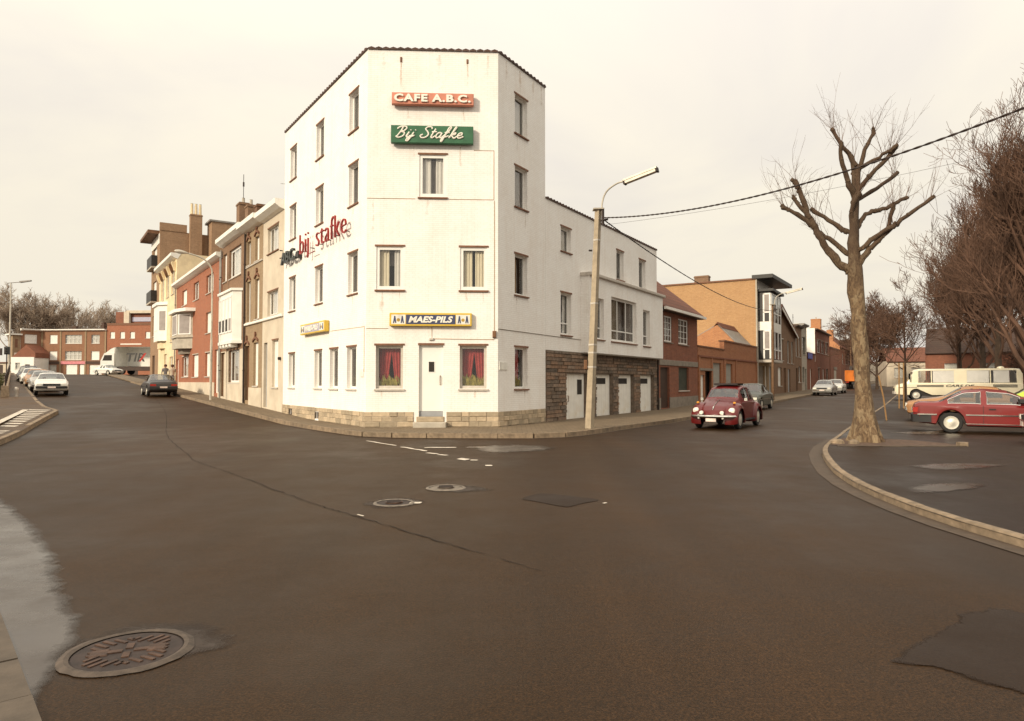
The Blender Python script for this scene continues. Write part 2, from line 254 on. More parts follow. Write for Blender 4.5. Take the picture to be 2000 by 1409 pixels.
def smooth_mesh(m,ang=38):
    m.polygons.foreach_set('use_smooth',[True]*len(m.polygons))
    try: m.set_sharp_from_angle(angle=R(ang))
    except Exception: pass
I4=Matrix.Identity(4)
WM={}
def setm(o,mat): 
    if mat and not o.data.materials: o.data.materials.append(MATS[mat])
def part(name,me,mat,par,M=I4,loc=(0,0,0),smooth=False,kind=None):
    if isinstance(me,MB): me=me.mesh(name,smooth)
    o=bpy.data.objects.new(name,me); COL.objects.link(o); setm(o,mat); W=M @ Matrix.Translation(loc); WM[o.name]=W
    if par: o.parent=par; o.matrix_basis=WM[par.name].inverted() @ W
    else: o.matrix_basis=W
    if kind: o['kind']=kind
    return o
def tag(o,label,cat,group=None):
    o['label']=label; o['category']=cat
    if group: o['group']=group
    return o
def thing(name,label,cat,M=I4,loc=(0,0,0),rz=0,group=None):
    o=bpy.data.objects.new(name,None); o.empty_display_size=.2; COL.objects.link(o); W=M @ Matrix.Translation(loc) @ Matrix.Rotation(rz,4,'Z'); o.matrix_basis=W; WM[o.name]=W
    return tag(o,label,cat,group)
def single(name,me,mat,label,cat,M=I4,loc=(0,0,0),smooth=False,group=None): return tag(part(name,me,mat,None,M,loc,smooth),label,cat,group)
def struct(name,me,mat,smooth=False): 
    o=part(name,me,mat,None,smooth=smooth); o['kind']='structure'; return o
CACHE={}
def cached(key,fn):
    if key not in CACHE: CACHE[key]=fn()
    return CACHE[key]
def text_mesh(s,size,ext=.01,bold=0,shear=0,wid=1,sp=1):
    c=bpy.data.curves.new('t','FONT'); c.body=s; c.size=size; c.extrude=ext; c.offset=bold; c.shear=shear; c.space_character=sp; c.resolution_u=3
    o=bpy.data.objects.new('t',c); COL.objects.link(o); bpy.context.view_layer.update()
    me=bpy.data.meshes.new_from_object(o.evaluated_get(bpy.context.evaluated_depsgraph_get())); bpy.data.objects.remove(o)
    xs=[v.co.x for v in me.vertices]; x0=min(xs)
    for v in me.vertices: v.co=((v.co.x-x0)*wid,-v.co.z,v.co.y)
    me.materials.clear(); return me
def mwidth(me): return max(v.co.x for v in me.vertices)
def catmull(P,n):
    P=[Vector(p) for p in P]; out=[]
    for i in range(len(P)-1):
        p0=P[max(i-1,0)]; p1=P[i]; p2=P[i+1]; p3=P[min(i+2,len(P)-1)]
        for k in range(n):
            t=k/n; out.append(.5*((2*p1)+(p2-p0)*t+(2*p0-5*p1+4*p2-p3)*t*t+(3*p1-p0-3*p2+p3)*t**3))
    out.append(P[-1]); return out

# ---------------------------------------------------------------- ground, roads, pavements
def ground_sheet():
    def lines(a,b,near,step0,g):
        out=[near]; s=step0; x=near
        while x<b: x+=s; s*=g; out.append(min(x,b))
        x=near; s=step0; lo=[]
        while x>a: x-=s; s*=g; lo.append(max(x,a))
        return lo[::-1]+out
    xs=lines(-700,700,-3,1.2,1.045); ys=lines(-60,1500,15,1.2,1.04); m=MB()
    m.v=[(x,y,gz(x,y)) for y in ys for x in xs]; n=len(xs)
    m.f=[(j*n+i,j*n+i+1,(j+1)*n+i+1,(j+1)*n+i) for j in range(len(ys)-1) for i in range(n-1)]
    o=struct('road',m.mesh('road',True,False),'asphalt')
ground_sheet()
def strip(name,pairs,dz,mat,step=1.5,cols=1,par=None,kind='structure',edge=None):
    """sheet between two matched polylines, draped on the terrain; edge = drop of the outer rim"""
    rows=[]
    for (a0,b0),(a1,b1) in zip(pairs,pairs[1:]):
        a0,b0,a1,b1=[Vector((p[0],p[1])) for p in (a0,b0,a1,b1)]; n=max(1,int(max((a1-a0).length,(b1-b0).length)/step))
        for k in range(n): rows.append((a0.lerp(a1,k/n),b0.lerp(b1,k/n)))
    rows.append((Vector(pairs[-1][0][:2]),Vector(pairs[-1][1][:2]))); m=MB(); c=cols+1+(1 if edge else 0)
    for a,b in rows:
        for k in range(cols+1): p=a.lerp(b,k/cols); m.v.append((p.x,p.y,gz(p.x,p.y)+dz))
        if edge: m.v.append((b.x,b.y,gz(b.x,b.y)+dz-edge))
    m.f=[(i*c+k,i*c+k+1,(i+1)*c+k+1,(i+1)*c+k) for i in range(len(rows)-1) for k in range(c-1)]
    me=m.mesh(name,False,False)
    bm=bmesh.new(); bm.from_mesh(me); bmesh.ops.recalc_face_normals(bm,faces=bm.faces)
    if sum(f.normal.z for f in bm.faces)<0: bmesh.ops.reverse_faces(bm,faces=bm.faces)
    bm.to_mesh(me); bm.free()
    o=part(name,me,mat,par); 
    if kind: o['kind']=kind
    return o
def resample(P,step):
    P=[Vector((p[0],p[1])) for p in P]; out=[P[0]]; need=step
    for a,b in zip(P,P[1:]):
        d=(b-a).length; pos=0
        while d-pos>=need: pos+=need; out.append(a.lerp(b,pos/d)); need=step
        need-=d-pos
    return out
def kerb(chain,par,w=.15,top=.15,step=1.0,mat='kerb_concrete',maxn=120,inner=1):
    """kerb stones along a chain; the chain is the road-side face, stones reach `w` to the inner side"""
    pts=resample(chain,step); rnd=random.Random(3); done=pts[:maxn+1]
    for a,b in zip(done,done[1:]):
        d=(b-a); L=d.length; ang=math.atan2(d.y,d.x); j=rnd.uniform(-.006,.006)
        me=cached(('kerb',w,round(L,2),top),lambda: MB().add([(0.004,0,-.25),(L-.004,0,-.25),(L-.004,.012,top-.02),(.004,.012,top-.02),(L-.004,.03,top),(.004,.03,top),(L-.004,w,top),(.004,w,top),(L-.004,w,-.25),(.004,w,-.25)],[(0,1,2,3),(3,2,4,5),(5,4,6,7),(7,6,8,9),(0,3,5,7,9),(1,8,6,4,2)]).mesh('kerb_stone'))
        z0,z1=gz(a.x,a.y),gz(b.x,b.y)
        M=Matrix.Translation((a.x,a.y,z0+j)) @ Matrix.Rotation(ang,4,'Z') @ Matrix.Rotation(-math.atan2(z1-z0,L),4,'Y')
        if inner<0: M=M @ Matrix.Scale(-1,4,(0,1,0))
        part('kerb_stone',me,mat,par,M)
    rest=pts[maxn:]
    if len(rest)>2:
        m=MB()
        for a,b in zip(rest,rest[1:]):
            n=Vector((-(b-a).y,(b-a).x)).normalized()*w*inner; z0,z1=gz(a.x,a.y),gz(b.x,b.y)
            m.add([(a.x,a.y,z0-.2),(b.x,b.y,z1-.2),(b.x,b.y,z1+top),(a.x,a.y,z0+top),(a.x+n.x,a.y+n.y,z0+top),(b.x+n.x,b.y+n.y,z1+top)],[(0,1,2,3),(3,2,5,4)])
        part('kerb_run',m,mat,par,kind='stuff')
P2=lambda F,u,off: tuple(pt(F,u,off)[:2])
walk=[(P2(FL,-85,-.1),P2(FL,-85,1.5)),(P2(FL,-50,-.1),P2(FL,-50,1.45)),(P2(FL,-25,-.1),P2(FL,-25,1.35)),(P2(FL,-12,-.1),P2(FL,-12,1.15)),(P2(FL,-5,-.1),P2(FL,-5,1.0)),(P2(FL,-1.5,-.1),P2(FL,-1.9,1.0)),(P2(FC,.05,-.1),(-4.55,20.15)),(P2(FC,.7,-.1),(-3.75,19.65)),(P2(FC,1.6,-.1),(-2.6,19.42)),(P2(FC,3.2,-.1),(-1.0,19.33)),(P2(FC,4.2,-.1),(.45,19.3)),(P2(FR,.4,-.1),(1.2,19.5)),(P2(FR,1.2,-.1),(1.85,20.1)),(P2(FR,2.2,-.1),(2.6,21.15)),(P2(FR,3.5,-.1),(3.42,22.5)),(P2(FR,8,-.1),P2(FR,7,3.25)),(P2(FR,18,-.1),P2(FR,17,3.0)),(P2(FR,40,-.1),P2(FR,38,2.9)),(P2(FR,60,-.1),P2(FR,60,2.6)),(P2(FR,170,-.1),P2(FR,168,2.6))]
sw=strip('sidewalk',walk,.135,'pavers',1.2,3)
ch=[p[1] for p in walk]
kerb(ch[::-1],sw,.14,.14,1.0,maxn=230,inner=1)   # runs from the right street to the left one
strip('gutter',[(a,(a[0]+(b[0])*.26,a[1]+b[1]*.26)) for a,b in [(p,(Vector(p)-Vector(q)).normalized()) for q,p in walk[4:17]]],.006,'gutter',1.2)
# car park with its curved kerb
ILE=[(6.2,-3),(5.5,1.5),(5.05,4.5),(4.9,6.57),(4.85,7.5),(4.88,8.4),(5.0,9.44),(5.2,10.5),(5.57,11.83),(6.1,13.3),(6.75,14.9),(7.6,16.6),(8.9,18.8),(10.3,21.2),(12.78,25.32),(17,32.2),(22,40.3),(29,51.9),(40,70),(70,119)]
lot=strip('car_park',[(p,(p[0]+75-p[0]*.3,p[1]-4)) for p in ILE],.085,'asphalt_lot',1.2,22)
ILs=[tuple(p) for p in resample([tuple(v[:2]) for v in catmull([(x,y,0) for x,y in ILE],4)],.3)]
kerb(ILs,lot,.12,.10,.95,maxn=75,inner=-1)
strip('gutter_strip',[((p[0],p[1]),(p[0]-.24,p[1]+.1)) for p in ILE[2:12]]+[((8.9,18.8),(8.72,18.9))],.007,'gutter',.8)
# left pavement and striped traffic island
LE=[(-12.2,15.9),(-12.78,17.05),(-13.8,18.95),(-15.3,21.6),(-16.35,23.6),(-17.4,25.6),(-18.3,27.35),(-18.9,28.5),(-19.7,29.3),(-20.6,30.2),(-23.33,33.66),(-29.7,42.1),(-40.3,56.1),(-70.5,96.1)]
lw=strip('left_pavement',[(p,(p[0]-7-.0*p[1],p[1]-3.0)) for p in LE],.145,'asphalt_walk',1.2,5)
kerb(LE,lw,.16,.15,1.0,maxn=36,inner=1)
def stripes():
    bound=lambda y: -16.25+(y-21.67)*(-19.95+16.25)/(28.13-21.67)
    def edge(y):
        for (x0,y0),(x1,y1) in zip(LE,LE[1:]):
            if y0<=y<=y1: return x0+(x1-x0)*(y-y0)/(y1-y0)
    par=lw; m=MB(); y=17.4
    while y<28.2:
        x0=bound(y)+.0; x1=edge(y)-.42
        if x1-x0>.2:
            s=MB(); s.add([(a,b,gz(a,b)+.15) for a,b in ((x0,y),(x1,y),(x1-.1,y+.34),(x0-.17,y+.34))],[(0,1,2,3)]); part('stripe',s,'road_paint',par)
        y+=.82
    s=MB(); s.add([(a,b,gz(a,b)+.152) for a,b in ((bound(17)-.25,17),(bound(17),17),(bound(28.3),28.3),(bound(28.3)-.25,28.3))],[(0,1,2,3)]); part('border_line',s,'road_paint',par)
stripes()
def blob(name,pts,dz,mat,n=4,jit=.03,label=None,seed=1,rim=0):
    """irregular flat patch on the ground; rim > 0 adds a border where the cover thins out"""
    P=[p.copy() for p in catmull([(x,y,0) for x,y in pts+[pts[0]]],n)[:-1]]; c=sum(P,Vector())/len(P)
    for i,p in enumerate(P): p+=Vector((noise.noise((p.x*2.3+seed*7,p.y*2.3,1)),noise.noise((p.x*2.3,p.y*2.3+seed*7,5)),0))*jit*3
    N_=len(P); m=MB(); m.v=[(p.x,p.y,gz(p.x,p.y)+dz) for p in P]; m.f=[tuple(range(N_))]
    if rim:
        v=[]; c.z=0; fs=[0,.22,.45,.72,1]
        for k in fs[1:]: v+=[((c.x+(p.x-c.x)*k),(c.y+(p.y-c.y)*k)) for p in P]
        v=[(c.x,c.y)]+v; m.v=[(x,y,gz(x,y)+dz) for x,y in v]; m.f=[(0,1+i,1+(i+1)%N_) for i in range(N_)]+[(1+q*N_+i,1+(q+1)*N_+i,1+(q+1)*N_+(i+1)%N_,1+q*N_+(i+1)%N_) for q in range(len(fs)-2) for i in range(N_)]
        cov=[1.0]+[1-k**2 for k in fs[1:] for _ in P]
    me=m.mesh(name,False,False); bm=bmesh.new(); bm.from_mesh(me)
    if not rim: bmesh.ops.triangulate(bm,faces=bm.faces[:])
    bmesh.ops.recalc_face_normals(bm,faces=bm.faces)
    if sum(f.normal.z for f in bm.faces)<0: bmesh.ops.reverse_faces(bm,faces=bm.faces)
    bm.to_mesh(me); bm.free()
    if rim: at=me.attributes.new('cover','FLOAT','POINT'); at.data.foreach_set('value',cov)
    return struct(name,me,mat)
def wet_strip(name,line,dz,mat):
    """film along a line; (x,y,half width) per point"""
    P=catmull(line,6); m=MB(); cov=[]; n=7
    for i,p in enumerate(P):
        d=(P[min(i+1,len(P)-1)]-P[max(i-1,0)]); d.z=0; d.normalize(); q=Vector((-d.y,d.x,0)); e=min(1,i/4,(len(P)-1-i)/4)
        for k in range(n): t=-1+2*k/(n-1); v=p+q*t*p.z; m.v.append((v.x,v.y,gz(v.x,v.y)+dz)); cov.append((1-abs(t)**2.5)*e)
    m.f=[(i*n+k,i*n+k+1,(i+1)*n+k+1,(i+1)*n+k) for i in range(len(P)-1) for k in range(n-1)]
    me=m.mesh(name,False,False); at=me.attributes.new('cover','FLOAT','POINT'); at.data.foreach_set('value',cov); struct(name,me,mat)
wet_strip('wet_patch',[(-8.7,10.6,.34),(-7.5,9.3,.42),(-6.15,7.85,.5),(-5.05,6.6,.52),(-4.25,5.65,.48),(-3.6,4.88,.42),(-3.05,4.25,.36),(-2.7,3.55,.3),(-2.42,3.0,.25)],.008,'wet_film')
blob('wet_patch',[(6.0,10.1),(6.6,10.3),(7.0,10.0),(6.5,9.6),(5.75,9.2),(5.4,9.5)],.092,'wet_film',4,.04,rim=.22,seed=2)
blob('wet_patch',[(6.9,12.2),(7.9,12.7),(9.2,12.5),(8.4,12.0),(7.3,11.6)],.092,'wet_film',4,.05,rim=.22,seed=3)
blob('wet_patch',[(11,20.2),(12.6,20.9),(13.5,20.6),(12.6,19.6),(11.4,19.2)],.092,'wet_film',4,.05,rim=.22,seed=4)
blob('wet_patch',[(-1.2,16.7),(.1,17.3),(1.2,16.6),(.6,15.5),(-.6,15.3)],.008,'wet_film',4,.06,rim=.22,seed=5)
def flat(name,quad,dz,mat): 
    m=MB(); m.add([(x,y,gz(x,y)+dz) for x,y in quad],[tuple(range(len(quad)))]); return struct(name,m,mat)
blob('asphalt_patch',[(.07,9.29),(.25,9.6),(.44,9.8),(.85,9.55),(1.23,9.25),(.95,8.95),(.71,8.69),(.4,9.0)],.006,'patch_soft',3,.012,rim=.2)
blob('asphalt_patch',[(2.1,3.96),(2.7,4.45),(3.35,4.95),(3.7,4.68),(4.3,4.2),(3.9,3.7),(3.3,3.0),(2.75,3.35)],.006,'patch_soft',4,.02,seed=7,rim=.2)
def seam(name,pts,wd,mat,dz=.006,seed=1):
    r=random.Random(seed); P=catmull([(x,y,0) for x,y in pts],16); m=MB()
    for i,p in enumerate(P):
        d=(P[min(i+1,len(P)-1)]-P[max(i-1,0)]).normalized(); n=Vector((-d.y,d.x,0)); ww=wd*r.uniform(.35,1.2); j=r.uniform(-.02,.02)
        for sgn in (-1,1): q=p+n*(sgn*ww/2+j); m.v.append((q.x,q.y,gz(q.x,q.y)+dz))
    m.f=[(2*i,2*i+1,2*i+3,2*i+2) for i in range(len(P)-1)]; me=m.mesh(name,False,False); at=me.attributes.new('cover','FLOAT','POINT'); at.data.foreach_set('value',[min(1,(len(P)-1-i)/8,i/8)*(.25+.5*max(0,noise.noise((i*.21,seed,0))+.4)) for i in range(len(P)) for _ in (0,1)]); struct(name,me,mat)
seam('tar_seam',[(-21.5,41),(-15.5,30.5),(-10.3,20.4),(-7.0,14.8),(-6.4,13.8),(-4.9,11.92),(-2.73,9.13),(-1.82,8.1),(-.78,6.93),(.38,5.66)],.022,'seam_soft')
for i,(q) in enumerate([[(-3.9,18.3),(-2.95,17.0),(-2.9,17.06),(-3.84,18.36)],[(-2.7,16.6),(-2.05,15.65),(-1.98,15.72),(-2.62,16.66)],[(-1.95,15.2),(-1.7,15.0),(-1.6,15.1),(-1.85,15.3)],[(-1.62,14.85),(-1.42,14.7),(-1.36,14.8),(-1.56,14.95)],[(-1.15,14.05),(-.95,13.85),(-.85,14.05),(-1.05,14.25)],[(-.85,13.8),(-.72,13.78),(-.7,13.9),(-.84,13.94)],[(-.52,12.9),(-.38,12.92),(-.38,13.06),(-.52,13.05)],[(-2.1,16.4),(-1.35,16.45),(-1.4,16.62),(-2.05,16.55)],[(-1.88,8.2),(-1.76,8.1),(-1.75,8.13),(-1.87,8.23)],[(1.19,8.95),(1.24,9.0),(1.22,9.03),(1.17,8.98)],[(-1.33,8.95),(-1.2,8.95),(-1.2,9.05),(-1.33,9.05)]]):
    P=[Vector((x,y)) for x,y in q]; blob('paint_remnant',[tuple(P[0]),tuple(P[0].lerp(P[1],.5)),tuple(P[1]),tuple(P[2]),tuple(P[2].lerp(P[3],.5)),tuple(P[3])],.009,'road_paint',2,.02,seed=i)
for i in range(6):   # concrete gutter slabs bottom left
    a=Vector((-3.62,4.85)); d=Vector((.66,-.75)).normalized(); n=Vector((-.75,-.66)).normalized(); s0=.6*i; s1=s0+.585
    q=[a+d*s0,a+d*s1,a+d*s1+n*.5,a+d*s0+n*.5]; m=MB(); m.prism([(p.x,p.y) for p in q],-.05,.012+.004*(i%2)); o=part('gutter_slab',m,'slab',bpy.data.objects['gutter'])
# tree pit
pit=blob('tree_pit',[(7.55,16.2),(8.2,15.9),(9.2,15.85),(10.3,16.0),(10.6,16.4),(10.2,17.6),(9.2,18.2),(8.6,17.9)],.094,'bare_soil',4,.03)
def pit_edge():
    e=[(7.62,16.0),(8.6,15.88),(9.6,15.86),(10.6,15.9)]
    for a,b in zip(e,e[1:]):
        d=Vector(b)-Vector(a); M=Matrix.Translation((*a,gz(*a)+.08)) @ Matrix.Rotation(math.atan2(d.y,d.x),4,'Z'); part('edging_stone',MB().box(.01,d.length-.01,0,.06,-.05,.025),'slab',pit,M)
    part('edging_stone',MB().bbox(-.1,.1,-.08,.08,-.05,.1,.02),'kerb_concrete',pit,Matrix.Translation((10.55,16.0,.08)))
pit_edge()
# ---------------------------------------------------------------- manholes
def manhole(x,y,r,label,rz,kind):
    t=thing('manhole_cover',label,'manhole cover',loc=(x,y,0),rz=rz); M=WM[t.name]; m=MB(); rn=random.Random(4); n=40
    for k in range(n):
        a=2*math.pi*k/n
        for rr,z in ((r*.83,.012),(r*.9,.018),(r+rn.uniform(-.006,.008),.007)): m.v.append((rr*math.cos(a),rr*math.sin(a),z))
    m.f=[(3*k+j,3*((k+1)%n)+j,3*((k+1)%n)+j+1,3*k+j+1) for k in range(n) for j in (0,1)]
    part('collar',m,'manhole_concrete' if kind==1 else 'frame_worn',t,M)
    part('lid',MB().lathe([(0,.008),(r*.8,.008),(r*.83,.004)],32),'iron_dark' if kind!=2 else 'frame_worn',t,M)
    if kind==1:
        for q in range(4):
            Q=M @ Matrix.Rotation(q*math.pi/2,4,'Z')
            part('rib',MB().box(.03,r*.30,-.02,.02,.008,.015),'iron',t,Q)
            part('tread_block',MB().bbox(-.05,.05,-.0,.012,-.05,.05,.006),'frame_worn' if q%2 else 'iron',t,Q @ Matrix.Translation((r*.42,0,.016)) @ Matrix.Rotation(-math.pi/2,4,'X')) if q%2==0 else None
            for j in range(6):
                o=-.125+.05*j; L=math.sqrt(max(.0,(r*.77)**2-(abs(o)+.12)**2))
                Qj=Q @ Matrix.Rotation(math.pi/4,4,'Z') @ Matrix.Translation((.12,o,0)); part('rib',MB().box(0.0 if abs(o)>.05 else .03,max(.05,L-.1),-.011,.011,.008,.0145),'iron',t,Qj)
    else:
        part('boss',MB().lathe([(r*.42,.0),(r*.42,.022),(r*.38,.026),(0,.026)],24),'iron' if kind==0 else 'manhole_concrete',t,M)
        for j in range(-2,3): part('rib',MB().box(-r*.35,r*.35,-.01,.01,.026,.032),'iron_dark',t,M @ Matrix.Translation((0,j*r*.14,0)))
manhole(-2.27,4.08,.36,'large iron manhole cover with cross ribs in the left foreground','x' and .35,1)
manhole(-1.55,9.0,.27,'small round manhole cover with a raised boss, left of the mid-road pair',.2,0)
manhole(-.99,10.26,.30,'pale worn manhole cover, farther of the two in mid-road',.1,2)
blob('tar_ring',[(-1.98,9.0),(-1.7,9.4),(-1.4,9.42),(-1.12,9.1),(-1.35,8.65),(-1.75,8.62)],.004,'tar_soft',4,.03,rim=.12)
blob('tar_ring',[(-1.4,10.3),(-1.0,10.7),(-.5,10.45),(-.25,10.05),(-.6,9.85),(-1.1,9.85)],.004,'tar_soft',4,.03,rim=.12)
blob('tar_ring',[(-2.75,4.3),(-2.4,4.62),(-1.9,4.5),(-1.65,4.2),(-1.85,4.0),(-2.2,3.7),(-2.6,3.85)],.004,'tar_soft',4,.03,rim=.12)
# ---------------------------------------------------------------- facade builders
def wall(par,F,u0,u1,z0,z1,ops,mat,d=.12,name='wall',y0=0):
    """front sheet at y=y0 with real openings and reveals of depth d; ops = (u,z,w,h)"""
    ops=[o for o in ops if o[0]<u1 and o[0]+o[2]>u0]
    us=sorted({u0,u1,*[round(o[0],4) for o in ops],*[round(o[0]+o[2],4) for o in ops]}); zs=sorted({z0,z1,*[round(o[1],4) for o in ops],*[round(o[1]+o[3],4) for o in ops]})
    us=[u for u in us if u0<=u<=u1]; zs=[z for z in zs if z0<=z<=z1]; m=MB(); n=len(us); m.v=[(u,y0,z) for z in zs for u in us]
    for j in range(len(zs)-1):
        for i in range(n-1):
            cu=(us[i]+us[i+1])/2; cz=(zs[j]+zs[j+1])/2
            if not any(o[0]<cu<o[0]+o[2] and o[1]<cz<o[1]+o[3] for o in ops): m.f.append((j*n+i,j*n+i+1,(j+1)*n+i+1,(j+1)*n+i))
    for u,z,w_,h in [o[:4] for o in ops]:
        a,b,c,e=(u,y0,z),(u+w_,y0,z),(u+w_,y0,z+h),(u,y0,z+h); bk=lambda p:(p[0],y0+d,p[2])
        for p,q in ((a,b),(b,c),(c,e),(e,a)): m.add([p,q,bk(q),bk(p)],[(0,1,2,3)])
    return part(name,m.mesh(name,False,False),mat,par,F)
def wavy(w_,h,folds,amp,w2=None,y=0):
    n=folds*4; m=MB(); w2=w2 if w2 is not None else w_
    for k in range(n+1):
        t=k/n; m.v+= [(t*w_,y+amp*math.sin(t*folds*2*math.pi),h),(t*w2,y+amp*.8*math.sin(t*folds*2*math.pi),0)]
    m.f=[(2*k,2*k+1,2*k+3,2*k+2) for k in range(n)]; return m
def window(par,F,u,z,w_,h,rec=.1,fw=.06,fm='white_frame',mull=0,trans=0,sill='sill_grey',lintel=None,curt='net',glass='glass',back=True,grid=None,sillproud=.06,y0=0):
    W=F @ Matrix.Translation((u,y0+rec,z)); k=(round(w_,3),round(h,3),fw,mull,trans,grid)
    def fr():
        m=MB(); m.box(0,fw,0,.05,0,h).box(w_-fw,w_,0,.05,0,h).box(fw,w_-fw,0,.05,0,fw*1.1).box(fw,w_-fw,0,.05,h-fw,h)
        t=min(fw*.8,.05)
        for i in range(mull): c=w_*(i+1)/(mull+1); m.box(c-t/2,c+t/2,.004,.046,fw*1.1,h-fw)
        if trans: m.box(fw,w_-fw,.006,.044,h*trans-t/2,h*trans+t/2)
        if grid:
            for i in range(1,grid[0]): c=w_*i/grid[0]; m.box(c-.014,c+.014,.008,.04,fw,h-fw)
            for i in range(1,grid[1]): c=h*i/grid[1]; m.box(fw,w_-fw,.010,.038,c-.014,c+.014)
        return m.mesh('window')
    win=part('window',cached(('wf',)+k+(fm,),fr),fm,par,W)
    part('pane',cached(('wp',)+k[:3],lambda:MB().box(fw*.6,w_-fw*.6,.022,.027,fw*.6,h-fw*.6).mesh('pane')),glass,win,W)
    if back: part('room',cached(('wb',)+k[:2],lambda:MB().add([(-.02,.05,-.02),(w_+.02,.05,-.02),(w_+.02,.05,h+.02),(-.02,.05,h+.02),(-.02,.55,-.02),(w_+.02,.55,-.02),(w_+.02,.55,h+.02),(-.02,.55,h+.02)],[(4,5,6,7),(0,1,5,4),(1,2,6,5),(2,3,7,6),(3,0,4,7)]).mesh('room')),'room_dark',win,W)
    iw=w_-2*fw; ih=h-2*fw
    def cur(mat,x,ww,w2=None,y=.12,hh=ih,zz=fw,mir=False):
        me=cached(('cu',mat,round(ww,3),round(hh,3),w2,mir),lambda:(lambda m:(m.v.__setitem__(slice(None),[(-a,b,c) for a,b,c in m.v]) or m) if mir else m)(wavy(ww,hh,max(2,int(ww/.09)),.014,w2)).mesh('curtain'))
        part('curtain',me,mat,win,W,(x,y,zz))
    if curt=='net': cur('curtain_net',fw,iw)
    elif curt=='cream': cur('curtain_cream',fw,iw*.44); cur('curtain_cream',w_-fw,iw*.42,mir=True)
    elif curt=='netgap': cur('curtain_net',fw,iw*.40); cur('curtain_net',w_-fw,iw*.36,mir=True); cur('curtain_grey',fw,iw,y=.25)
    elif curt=='grey': cur('curtain_grey',fw,iw)
    elif curt=='tan': cur('curtain_tan',fw,iw*.6); cur('curtain_grey',fw,iw,y=.25)
    elif curt=='half': cur('curtain_cream',fw,iw*.45); cur('curtain_net',w_-fw,iw*.3,mir=True); cur('curtain_grey',fw,iw,y=.3,hh=ih*.4,zz=fw+ih*.6)
    elif curt=='blind': part('roller_blind',cached(('bl',)+k[:3],lambda:slats(iw,ih)),'blind_white',win,W,(fw,.004,fw))
    elif curt=='red':
        cur('curtain_red',fw,iw*.58,iw*.36,y=.2); cur('curtain_red',w_-fw,iw*.46,iw*.28,y=.2,mir=True)
        rn=random.Random(int(u*100)); m=MB()
        for i in range(46):
            x=fw+rn.uniform(.02,iw-.02); hh=rn.uniform(.18,.55)*h*.55; dx=rn.uniform(-.16,.16); y=rn.uniform(.07,.15); b=.02+rn.random()*.015; xt=min(max(x+dx,fw),w_-fw); xm=min(max(x+dx*.4,fw),w_-fw)
            m.add([(x-b/2,y,fw),(x+b/2,y,fw),(xm+b,y-.01,fw+hh*.6),(xm-b,y-.01,fw+hh*.6),(xt,y-.02,fw+hh)],[(0,1,2,3),(3,2,4)])
        part('window_plants',m.mesh('window_plants',False,False),'leaf_yellow',win,W)
    if sill: part('sill',cached(('ws',round(w_,3),rec,sillproud),lambda:MB().add([(-.05,-rec-sillproud,-.065),(w_+.05,-rec-sillproud,-.065),(w_+.05,.0,-.065),(-.05,0,-.065),(-.05,-rec-sillproud,-.02),(w_+.05,-rec-sillproud,-.02),(w_+.05,0,.004),(-.05,0,.004)],[(0,3,2,1),(4,5,6,7),(0,1,5,4),(1,2,6,5),(2,3,7,6),(3,0,4,7)]).mesh('sill')),sill,win,W)
    if lintel: part('lintel',cached(('wl',round(w_,3),rec),lambda:MB().box(-.05,w_+.05,-rec-.02,-rec+.03,.003,.062).mesh('lintel')),lintel,win,W,(0,0,h))
    return win
def slats(w_,h):
    m=MB(); n=max(3,int(h/.06)); s=h/n
    for i in range(n): m.bbox(0,w_,-.001,.012,i*s,(i+1)*s-.002,.005)
    return m.mesh('roller_blind')
def door(par,F,u,z,w_,h,rec=.12,mat='door_white',win=None,handle=None,frame_m=None,panel=True,y0=0):
    W=F @ Matrix.Translation((u,y0+rec,z)); d=part('door',MB().bbox(.0,w_,0,.05,0,h,.006),mat,par,W)
    if win: a,b,c,e=win; part('door_window',MB().box(a,b,-.006,.01,c,e),'room_dark',d,W); part('pane_trim',MB().box(a-.02,b+.02,-.010,-.004,e,e+.02).box(a-.02,b+.02,-.010,-.004,c-.02,c).box(a-.02,a,-.010,-.004,c,e).box(b,b+.02,-.010,-.004,c,e),mat,d,W)
    if handle: part('handle',MB().tube([(handle[0],-.005,handle[1]-handle[2]),(handle[0],-.05,handle[1]-handle[2]+.03),(handle[0],-.05,handle[1]+handle[2]-.03),(handle[0],-.005,handle[1]+handle[2])],.014,6),'wood_brown',d,W)
    if panel:
        for i in range(1,4): part('board_joint',MB().box(w_*i/4-.004,w_*i/4+.004,-.0015,.002,.03,h-.03),'sill_grey',d,W) if panel=='boards' else None
    return d
def coping(par,F,u0,u1,z,y0=-.05,y1=.3,mat='coping',step=.24):
    n=max(1,round((u1-u0)/step)); s=(u1-u0)/n
    me=cached(('cop',round(s,3),y0,y1),lambda:MB().add([(0,y0,0),(0,y0-.0,.04),(s*.5,y0-.02,.075),(s-.006,y0,.045),(s-.006,y0,0),(0,y1,.02),(0,y1,.08),(s*.5,y1,.11),(s-.006,y1,.085),(s-.006,y1,.02)],[(0,1,2,3,4),(9,8,7,6,5),(0,5,6,1),(1,6,7,2),(2,7,8,3),(3,8,9,4),(4,9,5,0)]).mesh('coping_tile'))
    for i in range(n): part('coping_tile',me,mat,par,F,(u0+i*s,0,z))
